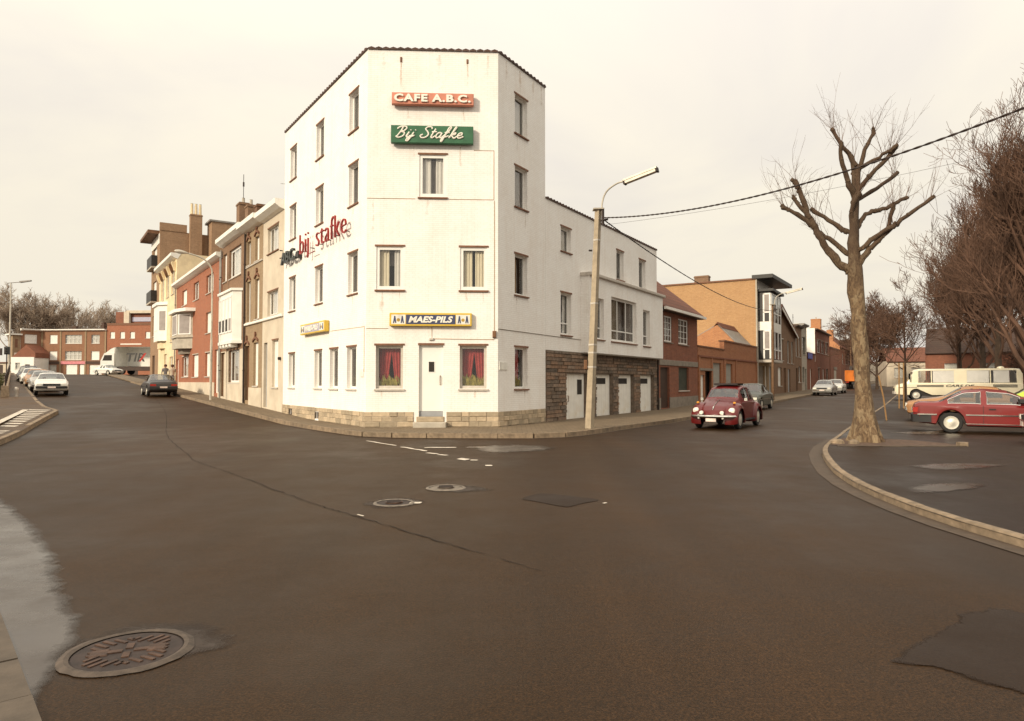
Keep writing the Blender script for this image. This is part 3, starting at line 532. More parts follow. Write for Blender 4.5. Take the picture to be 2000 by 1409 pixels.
def stones(par,F,areas,rows,zb,mat,lens,proud=.035,gap=.012,seed=1,skip=(),name='stone',back=0.0,jog=.3):
    """courses of separate stones; areas = [(u0,u1)], rows = list of heights"""
    rn=random.Random(seed); n=0
    for u0,u1 in areas:
        z=zb
        for h in rows:
            u=u0; first=True
            while u<u1-.02:
                L=rn.uniform(*lens); L=round(L/.08)*.08
                if first: L=round(L*rn.choice((.5,.75,1))/.08)*.08; first=False
                e=min(u+L,u1); e=u1 if u1-e<lens[0]*.5 else e; zz=z; hh=h
                segs=[(u,e)]
                for a,b,c,dd in skip:
                    if z<dd-.01 and z+h>c+.01:
                        ns=[]
                        for s,t in segs:
                            if t<=a or s>=b: ns.append((s,t))
                            else:
                                if s<a: ns.append((s,a))
                                if t>b: ns.append((b,t))
                        segs=ns
                for s,t in segs:
                    if t-s<.04: continue
                    wv=round(t-s,2); p=proud+rn.choice((-.012,-.004,.004,.012))*jog*3; p=round(p,3)
                    me=cached(('st',wv,round(hh,3),p,gap),lambda:MB().bbox(gap/2,wv-gap/2,-p,.01,gap/2,hh-gap/2,.012).mesh('stone'))
                    part(name,me,mat,par,F,(s,back,zz)); n+=1
                u=e
            z+=h
    return n
def gable_roof(par,F,u0,u1,ze,zr,d0,dr,d1,mat,over=.3,th=.08,name='roof'):
    """pitched roof, eaves along the street at depth d0, ridge at depth dr, back eaves at d1"""
    zb=ze+(zr-ze)*max(0,1-(d1-dr)/(dr-d0)) if d1-dr<dr-d0 else ze
    m=MB().prism([(d0-over,ze-over*(zr-ze)/(dr-d0)),(dr,zr),(d1,zb),(d1,zb+th),(dr,zr+th*1.3),(d0-over,ze-over*(zr-ze)/(dr-d0)+th)],u0,u1,'x')
    return part(name,m,mat,par,F)
def chimney(par,F,u,d,z0,z1,w_=.5,dd=.5,mat='brown_brick',pots=1):
    c=part('chimney',MB().box(u-w_/2,u+w_/2,d-dd/2,d+dd/2,z0,z1).box(u-w_/2-.04,u+w_/2+.04,d-dd/2-.04,d+dd/2+.04,z1-.14,z1-.06),mat,par,F)
    for i in range(pots):
        x=u+(i-(pots-1)/2)*w_/max(pots,1)*.8; part('chimney_pot',MB().lathe([(.09,0),(.075,.3),(.09,.32),(.06,.32),(.06,.1)],10,c=(x,d,z1)),'cream_stone' if pots>1 else 'cement',c,F)
def shell(par,F,u0,u1,z0,z1,dep,mat,roof='flat',sides='lr',sidemat=None):
    sm=sidemat or mat
    if 'l' in sides: part('side_wall',MB().add([(u0,0,z0),(u0,dep,z0),(u0,dep,z1),(u0,0,z1)],[(0,1,2,3)]),sm,par,F)
    if 'r' in sides: part('side_wall',MB().add([(u1,0,z0),(u1,dep,z0),(u1,dep,z1),(u1,0,z1)],[(0,1,2,3)]),sm,par,F)
    part('rear_wall',MB().add([(u0,dep,z0),(u1,dep,z0),(u1,dep,z1),(u0,dep,z1)],[(0,1,2,3)]),sm,par,F)
    if roof=='flat': part('roof',MB().box(u0+.02,u1-.02,.05,dep-.02,z1-.22,z1-.12),'lead_grey',par,F)
def cornice(par,F,u0,u1,z,proud=.35,h=.28,mat='white_paint',name='cornice'):
    return part(name,MB().add([(u0,0.05,z-h*.9),(u0,-proud*.45,z-h*.75),(u0,-proud,z-h*.45),(u0,-proud,z),(u0,.3,z),(u1,0.05,z-h*.9),(u1,-proud*.45,z-h*.75),(u1,-proud,z-h*.45),(u1,-proud,z),(u1,.3,z)],[(0,1,2,3,4),(9,8,7,6,5),(0,5,6,1),(1,6,7,2),(2,7,8,3),(3,8,9,4),(4,9,5,0)]),mat,par,F)
def downpipe(par,F,u,z0,z1,off=.07,mat='grey_metal'):
    p=part('drainpipe',MB().tube([(u,-off,z0),(u,-off,z1)],.045,8),mat,par,F)
    for i in range(3): zz=z0+(z1-z0)*(i+.6)/3.2; part('pipe_clip',MB().lathe([(.06,0),(.06,.05)],8,c=(u,-off,zz)),'iron_dark',p,F)

# ---------------------------------------------------------------- corner cafe
def cafe():
    t=thing('corner_cafe','white painted brick corner building of four storeys with signs and a chamfered entrance front','building',loc=((A.x+B.x)/2,A.y,.13))
    Z0,Z1=-.4,12.42; rows=[(10.11,1.33),(7.58,1.38),(4.56,1.38),(1.36,1.4)]
    ol=[(u,z,.84,h) for z,h in rows[:3] for u in (-1.60,-5.0,-8.3)]+[(u,1.36,.82,1.4) for u in (-1.65,-3.33,-5.0,-8.28)]
    wall(t,FL,-9.1,0,Z0,Z1,ol+[(-8.2,.22,.5,.25),(-4.9,.2,.48,.25)],'white_brick',.14)
    oc=[(.31,4.57,.87,1.39),(3.01,4.57,.87,1.39),(1.68,7.6,.87,1.38),(.31,1.37,.87,1.39),(3.0,1.37,.87,1.39),(1.69,.47,.78,2.3)]
    wall(t,FC,0,WC,Z0,Z1,oc,'white_brick',.12)
    orr=[(1.05,z,.84,h) for z,h in rows]
    wall(t,FR,0,3.19,Z0,Z1,orr,'white_brick',.14)
    cu=['grey','grey','grey','grey','grey','tan','grey','grey','grey','red','red','half','tan']
    for (u,z,w_,h),c in zip(ol,cu): window(t,FL,u,z,w_,h,rec=.14,lintel='lintel',sill='lintel' if z>2 else 'sill_grey',curt=c,fw=.07,glass='dim_glass',sillproud=.05)
    for (u,z,w_,h),c in zip(oc[:3],('half','cream','netgap')): window(t,FC,u,z,w_,h,rec=.03,fw=.1,lintel='lintel',sill='lintel',curt=c)
    for (u,z,w_,h) in oc[3:5]: window(t,FC,u,z,w_,h,rec=.10,fw=.085,fm='sill_grey',lintel='lintel',sill='sill_grey',curt='red')
    for (u,z,w_,h),c in zip(orr,('net','grey','tan','red')): window(t,FR,u,z,w_,h,rec=.14,lintel='lintel',sill='lintel',curt=c,fw=.06)
    door(t,FC,1.69,.64,.78,2.13,.10,'door_white',win=(.31,.49,1.27,1.6),handle=(.68,1.0,.15))
    part('kick_plate',MB().box(1.69,2.47,.08,.13,.47,.635),'blue_grey',t,FC); part('lintel',MB().box(1.66,2.5,-.02,.06,2.772,2.84),'lintel',t,FC)
    part('step',MB().bbox(1.53,2.58,-.30,.1,.1,.30,.02),'cement',t,FC); part('step',MB().bbox(1.62,2.5,-.05,.12,.30,.47,.015),'ashlar',t,FC)
    rows3=[.17,.16,.15]
    sk=[(-8.2,-7.7,.22,.47),(-4.9,-4.42,.2,.45)]
    stones(t,FL,[(-9.1,-.0)],rows3,.14,'ashlar',(.2,.62),seed=4,skip=sk); stones(t,FC,[(-.03,1.52),(2.59,WC+.03)],rows3,.14,'ashlar',(.2,.62),seed=5); stones(t,FR,[(.0,3.17)],rows3,.14,'ashlar',(.2,.5),seed=6)
    part('plinth_mortar',MB().box(-9.1,0,-.012,.05,.02,.625).mesh(),'mortar_light',t,FL,(0,0,0)) if False else None
    for F,a,b in ((FL,-9.08,-8.2),(FL,-7.7,-4.9),(FL,-4.42,0),(FC,0,1.53),(FC,2.58,WC),(FR,0,3.17)): part('plinth',MB().box(a,b,-.016,.05,-.3,.622),'mortar_light',t,F)
    for u in (-8.2,-4.9): part('cellar_vent',MB().box(u,u+.49,.1,.13,.2,.47),'iron_dark',t,FL)
    coping(t,FL,-9.1,0,Z1-.005); coping(t,FC,0,WC,Z1-.005); coping(t,FR,0,3.19,Z1-.005)
    p0=pt(FL,-9.1); p3=pt(FR,3.19); p0b=pt(FL,-9.1,-3.2); p3b=pt(FR,3.19,-3.2)
    m=MB()
    for a,b in ((p0,p0b),(p0b,p3b),(p3b,p3)): m.add([(a.x,a.y,Z0),(b.x,b.y,Z0),(b.x,b.y,Z1),(a.x,a.y,Z1)],[(0,1,2,3)])
    part('rear_wall',m,'white_brick',t)
    part('roof',MB().prism([(p.x,p.y) for p in (pt(FL,-9.04,-.05),pt(FL,-.06,-.08),pt(FC,WC-.06,-.08),pt(FR,3.12,-.05),pt(FR,3.12,-3.1),pt(FL,-9.04,-3.1))],Z1-.35,Z1-.25),'lead_grey',t)
    # belt lines, conduits and small fittings on the front
    m=MB()
    for z,a,b in ((7.53,0,1.55),(7.53,2.66,4.1),(3.31,0,.7)): m.tube([(a,-.008,z),(b,-.008,z)],.008,5)
    m.tube([(4.1,-.008,7.53),(4.1,-.008,9.15),(3.45,-.008,9.15)],.008,5); m.tube([(4.12,-.01,7.5),(4.12,-.01,3.2)],.009,5); m.tube([(2.1,-.01,3.35),(2.1,-.01,2.98),(4.1,-.01,2.96),(4.12,-.01,3.1)],.009,5)
    part('cable_conduit',m,'curtain_tan',t,FC)
    part('cable_conduit',MB().tube([(-.2,-.01,3.38),(-3.3,-.01,3.42)],.007,5).tube([(-.14,-.01,3.4),(-.14,-.01,1.9)],.007,5),'curtain_tan',t,FL)
    part('cable_conduit',MB().tube([(0,-.012,3.31),(3.19,-.012,3.29),(9,-.012,3.25)],.012,5),'cement_dark',t,FR)
    part('junction_box',MB().bbox(4.06,4.18,-.09,0,3.02,3.24,.02),'wood_brown',t,FC); part('junction_box',MB().bbox(2.02,2.16,-.06,0,2.93,3.0,.01),'sill_grey',t,FC)
    part('rain_streak_outlet',MB().bbox(1.04,1.1,-.03,0,12.02,12.18,.01),'lintel',t,FC); part('rain_streak_outlet',MB().bbox(3.2,3.26,-.03,0,12.02,12.16,.01),'lintel',t,FC)
cafe()
softm('rain_stain',(.50,.33,.20),(.62,.46,.32),.8,.9,.2,.9,6,1.1)
def stain(F,u,z0,z1,w_,k):
    m=MB(); cov=[]; n=9; cv=[0,.8,0]
    for i in range(n):
        t=i/(n-1); x=u+.02*noise.noise((u*5,t*3,k)); hw=w_*(.35+.65*t)
        for j,d in enumerate((-1,0,1)): m.v.append((x+d*hw,-.003,z1+(z0-z1)*t)); cov.append(cv[j]*k*(1-t)**.8)
    m.f=[(3*i+j,3*i+j+1,3*i+j+4,3*i+j+3) for i in range(n-1) for j in (0,1)]; me=m.mesh('rain_stain',False,False); at=me.attributes.new('cover','FLOAT','POINT'); at.data.foreach_set('value',cov)
    part('rain_stain',me,'rain_stain',bpy.data.objects['corner_cafe'],F)
for u,z0,z1,w_,k in ((1.07,11.0,12.05,.09,.8),(3.23,11.1,12.05,.09,.7),(3.1,9.9,10.5,.1,.7),(1.3,9.95,10.5,.14,.5),(3.0,8.3,9.25,.1,.6),(1.5,8.6,9.25,.1,.4),(.2,6.0,7.5,.1,.4),(2.3,10.95,12.3,.3,.35),(.5,11.3,12.3,.25,.35),(3.9,11.2,12.3,.2,.4),(1.95,6.6,7.5,.2,.4),(.5,3.7,4.5,.15,.45),(1.05,3.9,4.5,.08,.5),(3.2,3.9,4.5,.12,.45),(3.75,3.8,4.5,.08,.5),(.5,.8,1.3,.12,.5),(3.5,.8,1.3,.15,.5)): stain(FC,u,z0,z1,w_,k)
for u in (.5,1.4,2.3,2.9): stain(FR,u,11.3,12.35,.22,.5)
for u,z in ((1.2,10.05),(1.75,7.5),(1.15,4.5),(1.7,1.3)): stain(FR,u,z-.8,z,.1,.5)
for u in (-1.2,-4.6,-7.9):
    for z in (10.05,7.5,4.5): stain(FL,u,z-.7,z,.14,.45)
FCs=lambda u,off,z: (u,-off,z)
def box_sign(name,label,F,u0,u1,z0,z1,off0,off1,mat):
    t=thing(name,label,'sign',F,(u0,-off0,z0)); part('panel',MB().bbox(u0,u1,-off1,-off0,z0,z1,.012),mat,t,F)
    for u in (u0+.35,u1-.35): part('bracket',MB().box(u-.03,u+.03,-off0,.0,z0+.05,z1-.05),'iron_dark',t,F)
    return t
def fit(me,W,H):
    xs=[v.co.x for v in me.vertices]; zs=[v.co.z for v in me.vertices]; x0,x1,z0,z1=min(xs),max(xs),min(zs),max(zs)
    for v in me.vertices: v.co.x=(v.co.x-x0)*W/(x1-x0); v.co.z=(v.co.z-z0)*H/(z1-z0)
    return me
t=box_sign('cafe_sign','faded red sign board with white letters CAFE A.B.C. high on the front',FC,.80,3.44,10.55,10.93,.07,.22,'sign_red')
part('lettering',fit(text_mesh('CAFE A.B.C.',.3,.025,.012,sp=1.12),2.46,.25),'letter_white',t,FC,FCs(.88,.245,10.62))
# hand-drawn script strokes (x, z in letter units)
GL={'B':[[(.05,.05),(.22,.55),(.3,1)],[(-.05,.8),(.12,1),(.45,1.03),(.55,.85),(.42,.62),(.22,.55),(.48,.45),(.46,.15),(.2,-.02),(-.02,.1)]],
'i':[[(0,.08),(.1,.42),(.13,.5),(.05,.1),(.12,0),(.3,.2)],[(.19,.66),(.21,.72)]],'j':[[(.15,.5),(.05,.05),(-.08,-.3),(-.2,-.28),(-.12,-.1),(.25,.2)],[(.22,.66),(.24,.72)]],
'S':[[(.62,.82),(.55,1.0),(.32,1.02),(.2,.82),(.36,.6),(.48,.32),(.36,.05),(.1,.0),(-.02,.18),(.12,.3)]],
't':[[(.2,.85),(.05,.15),(.12,0),(.3,.18)],[(.0,.55),(.32,.58)]],'a':[[(.34,.42),(.2,.5),(.05,.35),(.03,.1),(.14,0),(.28,.15),(.36,.48),(.3,.1),(.38,0),(.52,.2)]],
'f':[[(.0,.15),(.22,.55),(.36,.95),(.3,1.05),(.2,.9),(.1,.2),(.0,-.3),(-.08,-.28),(.0,-.02),(.34,.2)],[(.02,.5),(.34,.53)]],'k':[[(0,0),(.2,.65),(.3,1.0),(.22,.95),(.05,.1)],[(.12,.3),(.35,.5),(.32,.34),(.14,.28),(.26,.05),(.36,0),(.5,.18)]],
'e':[[(.02,.2),(.26,.3),(.28,.46),(.16,.5),(.04,.32),(.06,.08),(.2,0),(.42,.16)]]}
ADV={'B':.66,'i':.28,'j':.36,' ':.3,'S':.66,'t':.33,'a':.5,'f':.4,'k':.5,'e':.45}
def script(par,F,text,u,off,z,s,rad,mat):
    x=0
    for c in text:
        if c!=' ':
            m=MB()
            for st in GL[c]:
                P=[((x+a+b*.22)*s*1.42,0,b*s) for a,b in st]; P=catmull(P,5) if len(P)>2 else P
                m.tube(P,rad,6)
            part('letter',m.mesh('letter',True),mat,par,F,(u,-off,z))
        x+=ADV[c]
t=box_sign('cafe_sign','green sign board with pale script letters Bij Stafke above the upper window',FC,.78,3.43,9.29,9.86,.07,.22,'sign_green')
script(t,FC,'Bij Stafke',.93,.235,9.455,.345,.024,'letter_white')
def beer_sign(label,F,u0,u1,z0,z1,off,blue):
    t=box_sign('beer_sign',label,F,u0,u1,z0,z1,.03,off,'sign_yellow'); W=u1-u0; H=z1-z0; e=H*.14; y=-off-.004; c0=u0+W*.2; c1=u1-W*.2
    part('name_panel',MB().box(c0,c1,y,y+.02,z0+e,z1-e),blue,t,F)
    part('lettering',fit(text_mesh('MAES-PILS',.3,.006,.012,shear=.25),(c1-c0)*.9,H*.5),'letter_white',t,F,(c0+(c1-c0)*.05,y-.008,z0+H*.25))
    for a,b in ((u0+e,c0-.02),(c1+.02,u1-e)):
        p=part('emblem_panel',MB().box(a,b,y,y+.02,z0+e,z1-e),'sign_white',t,F); w_=b-a; zc=z0+H*.22
        for x in (a+w_*.12,a+w_*.66): part('emblem',MB().prism([(x,zc),(x+w_*.08,zc),(x+w_*.12,zc+H*.2),(x+w_*.16,zc),(x+w_*.24,zc),(x+w_*.16,zc+H*.55),(x+w_*.08,zc+H*.55)],y-.006,y,'y'),'sign_blue',p,F)
        part('emblem',MB().lathe([(0,0),(H*.13,0),(H*.13,.006),(0,.006)],12,'y',((a+b)/2,y-.006,z0+H*.46)),'sign_gold',p,F)
beer_sign('yellow framed light box reading MAES-PILS in white over the entrance door',FC,.76,3.39,3.38,3.80,.16,'sign_blue')
beer_sign('yellow framed light box reading MAES-PILS on the long left-hand wall',FL,-6.15,-3.38,3.42,3.82,.2,'sign_pale_blue')
t=thing('lettering_sign','red raised letters bij stafke on the long left-hand wall','sign',FL,(-6.3,-.2,6.45))
me=fit(text_mesh('bij_stafke',.9,.03,-.017,sp=1.05),5.0,1.05); part('letters',me,'neon_red',t,FL,(-6.3,-.2,6.37))
for i in range(6): part('stand_off',MB().tube([(-6+.9*i,-.16,6.72),(-6+.9*i,0,6.72)],.02,5),'iron_dark',t,FL)
t=thing('lettering_sign','dark raised letters ABC at the far end of the left-hand wall','sign',FL,(-8.85,-.2,6.5))
part('letters',fit(text_mesh('ABC.',.6,.05,.012),2.0,.5),'neon_dark',t,FL,(-8.8,-.2,6.55)); part('transformer',MB().bbox(-6.85,-6.6,-.2,0,6.58,6.85,.02),'black_metal',t,FL)
for i in range(3): part('stand_off',MB().tube([(-8.5+.6*i,-.16,6.7),(-8.5+.6*i,0,6.7)],.02,5),'iron_dark',t,FL)
single('name_plate',MB().bbox(-.42,-.16,-.03,-.002,1.75,2.02,.008),'sign_white','small white street plate on the left-hand wall near the corner','sign',FL)
single('name_plate',MB().bbox(.05,.55,-.03,-.002,1.98,2.24,.008),'sign_white','small white street plate on the shaded right-hand wall by the corner','sign',FR)

# ---------------------------------------------------------------- white annex with garages
def annex():
    t=thing('garage_annex','white annex with box bay above a row of four white garage doors','building',FR,(9,0,.13)); F=FR; U0,U1=3.195,15.05
    wi=[(4.42,6.62,.86,.92),(9.8,6.22,.84,1.3),(12.56,6.17,.88,1.35),(4.4,3.4,.88,1.6)]
    wall(t,F,U0,U1,2.76,8.34,wi,'white_brick',.14)
    for (u,z,w_,h),c in zip(wi,('net','tan','tan','half')): window(t,F,u,z,w_,h,rec=.14,lintel='lintel',sill='lintel',curt=c,fw=.06,trans=.28 if z<4 else 0)
    gd=[(4.82,1.83),(7.56,1.72),(9.94,1.82),(12.6,1.86)]; zz=.13
    wall(t,F,U0,U1,-.3,2.755,[(u,zz,w_,1.78) for u,w_ in gd],'mortar',.2,'stone_backing')
    stones(t,F,[(U0,U1)],[.14]*18+[.1],.12,'rubble',(.32,.95),proud=.04,gap=.016,seed=9,skip=[(u-.0,u+w_,zz,zz+1.82) for u,w_ in gd],jog=.45)
    for i,(u,w_) in enumerate(gd):
        if i==0: door(t,F,u,zz,w_,1.78,.12,'garage_white',win=(1.18,1.62,.95,1.55),handle=(.36,.8,.12),panel='boards')
        else: door(t,F,u,zz,w_,1.78,.14,'garage_white',win=(w_*.12,w_*.74,1.36,1.62),panel='boards')
    coping(t,F,U0,U1,8.335)
    # box bay
    b0,b1,o,z0,z1=6.13,14.83,.39,2.76,5.85
    ow=[(6.62,3.34,.9,1.68),(8.3,3.33,2.9,1.9),(12.05,3.3,.9,1.7)]
    by=part('bay',MB().add([(b0,-o,z0),(b0,.0,z0),(b0,0,z1),(b0,-o,z1),(b1,-o,z0),(b1,0,z0),(b1,0,z1),(b1,-o,z1)],[(0,1,2,3),(4,5,6,7),(0,1,5,4)]),'white_brick',t,F)
    wall(t,F,b0,b1,z0,z1,ow,'white_brick',.16,'bay_front',-o)
    part('bay_roof',MB().bbox(b0-.06,b1+.12,-o-.12,.02,z1,z1+.13,.02),'sill_grey',by,F); part('bay_soffit',MB().box(b0+.02,b1-.02,-o+.02,.0,z0-.05,z0-.005),'cement_dark',by,F)
    window(t,F,*ow[0],rec=.14,y0=-o,curt='tan',sill='lintel',trans=.28); window(t,F,*ow[1],rec=.14,y0=-o,curt='half',mull=2,trans=.25,sill='lintel',fw=.09,glass='dim_glass'); window(t,F,*ow[2],rec=.14,y0=-o,curt='tan',sill='lintel',trans=.28)
    downpipe(t,F,U1-.1,.1,2.7,.08,'dark_metal' if 'dark_metal' in MATS else 'iron_dark')
    shell(t,F,U0,U1,-.3,8.34,6.0,'white_brick',sides='lr')
annex()
# ---------------------------------------------------------------- generic street house
def house(name,label,F,u0,u1,z0,z1,dep,mat,wins=(),doors=(),roof='flat',sides='lr',sidemat=None,cor=None,base=None,openings=()):
    g=gz(*pt(F,(u0+u1)/2)[:2]); t=thing(name,label,'building',F,((u0+u1)/2,0,g+.13))
    ops=[w_[:4] for w_ in wins]+[d[:4] for d in doors]
    wall(t,F,u0,u1,z0,z1,ops,mat,.15)
    for w_ in wins:
        kw=dict(rec=.12,curt='net'); kw.update(w_[4] if len(w_)>4 else {}); window(t,F,*w_[:4],**kw)
    for d in doors:
        kw=dict(mat='wood_dark'); kw.update(d[4] if len(d)>4 else {}); door(t,F,*d[:4],**kw)
    shell(t,F,u0,u1,z0,z1,dep,mat,roof,sides,sidemat)
    if cor: cornice(t,F,u0-.02,u1+.02,z1+.02,cor[0],cor[1],cor[2])
    if base:
        m=MB(); cuts=sorted((d[0],d[0]+d[2]) for d in doors); a=u0
        for s,e in cuts: 
            if s>a: m.box(a,s,-.03,.02,z0,base[0])
            a=e
        if a<u1: m.box(a,u1,-.03,.02,z0,base[0])
        part('plinth',m,base[1],t,F)
    return t
def drip(t,F,u0,u1,z,mat='sill_grey',proud=.1,h=.12): return part('string_course',MB().bbox(u0,u1,-proud,.0,z,z+h,.02),mat,t,F)
# left street
t=house('terraced_house','narrow cream rendered house joined to the white corner building',FL,-12.5,-9.12,-.3,9.5,8,'cream_render',
 [(-11.7,7.5,1.75,1.15,dict(mull=2,lintel='lintel',sill='lintel')),(-11.65,4.62,1.7,1.08,dict(mull=2,lintel='lintel')),(-10.8,1.35,.95,2.1,dict(curt='blind',lintel='lintel',mull=0))],
 [(-12.2,.4,.6,3.0,dict(mat='grey_door'))],cor=(.42,.5,'white_paint'))
drip(t,FL,-12.5,-9.14,4.42,'white_paint'); part('wall_lamp',MB().lathe([(.07,0),(.07,-.12)],10,'y',(-9.45,0,2.6)),'iron_dark',t,FL)
part('insulator_bracket',MB().tube([(-9.35,0,7.3),(-9.35,-.12,7.3)],.025,6).tube([(-9.35,0,7.0),(-9.35,-.12,6.95)],.025,6),'iron_dark',t,FL)
chimney(t,FL,-9.35,1.2,9.2,12.0,.45,.6,'wood_brown',0)
part('antenna',MB().tube([(-12.2,1.2,9.3),(-12.2,1.2,11.7)],.02,5).tube([(-12.7,.9,11.2),(-11.7,1.5,11.1)],.012,4).tube([(-12.5,1.0,11.6),(-11.9,1.4,11.6)],.012,4).tube([(-12.6,.8,11.18),(-12.5,1.1,11.17)],.01,4).tube([(-11.9,1.2,11.12),(-11.7,1.6,11.1)],.01,4),'grey_metal',t,FL)
def arched(t,F,u,z,w_,h,m='lintel'):
    n=9; P=[(u-.04+(w_+.08)*i/(n-1),z+h+.02+.16*math.sin(math.pi*i/(n-1))) for i in range(n)]; Q=[(a,b+.1) for a,b in P][::-1]
    part('arch_hood',MB().prism(P+Q,-.07,.0,'y'),m,t,F); part('finial',MB().box(u+w_/2-.05,u+w_/2+.05,-.08,0,z+h+.27,z+h+.52).box(u+w_/2-.1,u+w_/2+.1,-.075,0,z+h+.36,z+h+.44),m,t,F)
bw=[(-15.55,7.5,.72,1.2),(-13.98,7.5,.75,1.2),(-15.5,4.6,.72,2.05),(-13.9,4.65,.75,1.95),(-14.1,1.4,.9,2.1)]
t=house('terraced_house','tan brick house with slim arched windows between the cream and white-bayed houses',FL,-15.8,-12.52,-.3,9.55,8,'tan_brick',
 [w_+(dict(curt='blind' if i in (1,3,4) else 'grey',fm='white_frame',fw=.06),) for i,w_ in enumerate(bw)],[(-15.75,.65,.85,2.75,dict(mat='wood_brown'))],cor=(.5,.5,'white_paint'),base=(1.3,'cream_render'))
for w_ in bw+[(-15.75,.65,.85,2.75)]: arched(t,FL,*w_[:4])
drip(t,FL,-15.8,-12.52,4.42,'white_paint'); drip(t,FL,-15.8,-12.52,7.35,'sill_grey',.06,.08); downpipe(t,FL,-15.72,.5,9.2,.08,'iron_dark')
chimney(t,FL,-14.6,2.6,9.4,10.6,.7,.5,'brown_brick',1); chimney(t,FL,-12.9,2.0,9.4,10.4,.5,.4,'wood_brown',0); chimney(t,FL,-15.6,3.6,9.4,11.0,.6,.6,'brown_brick',1)
# white-bay house
t=house('terraced_house','brown brick house with a white oriel bay and pale ground floor',FL,-21.3,-15.82,-.3,9.75,8,'brown_brick',
 [(-21.1,7.3,.9,1.6,dict(curt='blind')),(-19.6,7.3,2.75,1.6,dict(mull=2,fw=.12)),(-19.4,1.55,2.65,1.75,dict(mull=2,curt='grey',fw=.1)),(-21.1,4.0,.9,2.2,dict(curt='net'))],[(-21.25,.75,1.05,2.5,dict(mat='cream_render'))],cor=(.42,.5,'white_paint'))
wall(t,FL,-21.28,-15.84,-.3,3.3,[(-19.4,1.55,2.65,1.75),(-21.25,.75,1.05,2.5)],'cream_render',.1,'ground_floor_render',-.045)
o=part('oriel',MB().prism([(-20.2,-.02),(-19.95,-.42),(-16.75,-.42),(-16.5,-.02)],3.75,6.35,'z'),'white_paint',t,FL)
part('oriel_roof',MB().prism([(-20.3,0),(-20.0,-.52),(-16.7,-.52),(-16.4,0)],6.35,6.48,'z'),'white_paint',o,FL); part('oriel_base',MB().prism([(-20.25,0),(-20.0,-.47),(-16.7,-.47),(-16.45,0)],3.6,3.76,'z'),'white_paint',o,FL)
for i in range(4): part('dentil',MB().bbox(-19.8+.75*i,-19.45+.75*i,-.44,-.05,3.42,3.6,.04),'white_paint',o,FL)
for i in range(4):
    x0=-19.85+.78*i; p=part('oriel_window',MB().box(x0,x0+.08,-.47,-.415,4.2,6.1).box(x0+.6,x0+.68,-.47,-.415,4.2,6.1).box(x0+.08,x0+.6,-.47,-.415,6.02,6.1).box(x0+.08,x0+.6,-.47,-.415,4.2,4.28).box(x0+.08,x0+.6,-.465,-.415,4.92,5.0),'white_frame',o,FL)
    part('pane',MB().box(x0+.08,x0+.6,-.45,-.418,4.28,4.92),'room_dark' if i<3 else 'curtain_grey',o,FL); part('blind',MB().box(x0+.08,x0+.6,-.445,-.418,5.0,6.02),'blind_white',o,FL)
downpipe(t,FL,-21.25,.6,9.2,.1,'grey_metal')
c=chimney(t,FL,-20.4,.9,9.5,11.9,.7,.6,'brown_brick',1); chimney(t,FL,-18.6,.9,9.5,11.4,.6,.5,'brown_brick',1); chimney(t,FL,-17.0,1.0,9.5,11.1,.55,.5,'wood_brown',0); part('mast',MB().tube([(-20.4,.9,11.9),(-20.4,.9,13.6)],.018,5).tube([(-20.4,.9,12.9),(-20.4,.9,13.15)],.05,5).tube([(-20.55,.9,12.2),(-20.25,.9,12.2)],.015,4),'iron_dark',t,FL)
gable_roof(t,FL,-21.3,-9.15,9.5,10.3,.2,2.6,6,'dark_tile',0,.06)
# red brick house
t=house('terraced_house','wide bright red brick house with stone bay on the left street',FL,-37.6,-21.32,-.1,9.1,8,'red_brick',
 [(-35.0,7.2,2.0,1.12,dict(curt='blind')),(-30.4,7.15,1.9,1.2,dict(curt='net',mull=1)),(-26.0,7.15,2.2,1.15,dict(mull=2)),(-26.0,4.65,1.9,1.3,dict(curt='blind')),(-34.6,1.95,2.6,1.45,dict(curt='net',mull=1,lintel='cement')),(-30.4,1.92,2.1,1.5,dict(curt='blind',lintel='cement')),(-26.0,1.93,1.85,1.48,dict(curt='blind',lintel='cement'))],
 [(-37.2,1.1,1.0,2.2,dict(mat='white_paint')),(-23.2,.9,1.1,2.6,dict(mat='white_paint'))],cor=(.38,.4,'white_paint'),base=(1.55,'cream_render'))
gable_roof(t,FL,-37.6,-21.32,9.1,12.2,.1,3.6,7.5,'dark_tile',.1,.08)
part('party_gable',MB().prism([(.1,9.1),(3.6,12.35),(7.4,9.1)],-37.65,-37.35,'x'),'brown_brick',t,FL)
o=part('bay',MB().prism([(-30.6,0),(-31.6,-.8),(-33.8,-.8),(-34.8,0)],3.9,6.4,'z'),'cement',t,FL)
part('bay_roof',MB().prism([(-29.6,0),(-29.8,-.6),(-31.4,-1.05),(-34.1,-1.05),(-35.3,0)],6.4,6.62,'z'),'white_paint',o,FL); part('bay_sill',MB().prism([(-30.4,0),(-31.5,-.9),(-33.9,-.9),(-35,0)],4.65,4.78,'z'),'cement',o,FL)
part('bay_corbel',MB().prism([(-31.4,0),(-31.9,-.45),(-33.5,-.45),(-34,0)],3.55,3.9,'z'),'cement_dark',o,FL)
for a,b in ((Vector((-33.7,-.8)),Vector((-31.7,-.8))),(Vector((-31.57,-.78)),Vector((-30.65,-.04)))):
    d=(b-a); L=d.length; M=FL @ Matrix.Translation((a.x,a.y,4.8)) @ Matrix.Rotation(math.atan2(d.y,d.x),4,'Z'); wn=part('bay_window',MB().bbox(.06,L-.06,-.04,.0,.06,1.5,.01),'white_frame',o,M); part('pane',MB().box(.16,L-.16,-.046,-.038,.14,1.42),'curtain_grey',o,M)
for u in (-37.5,-21.5): downpipe(t,FL,u,1,9,.1)
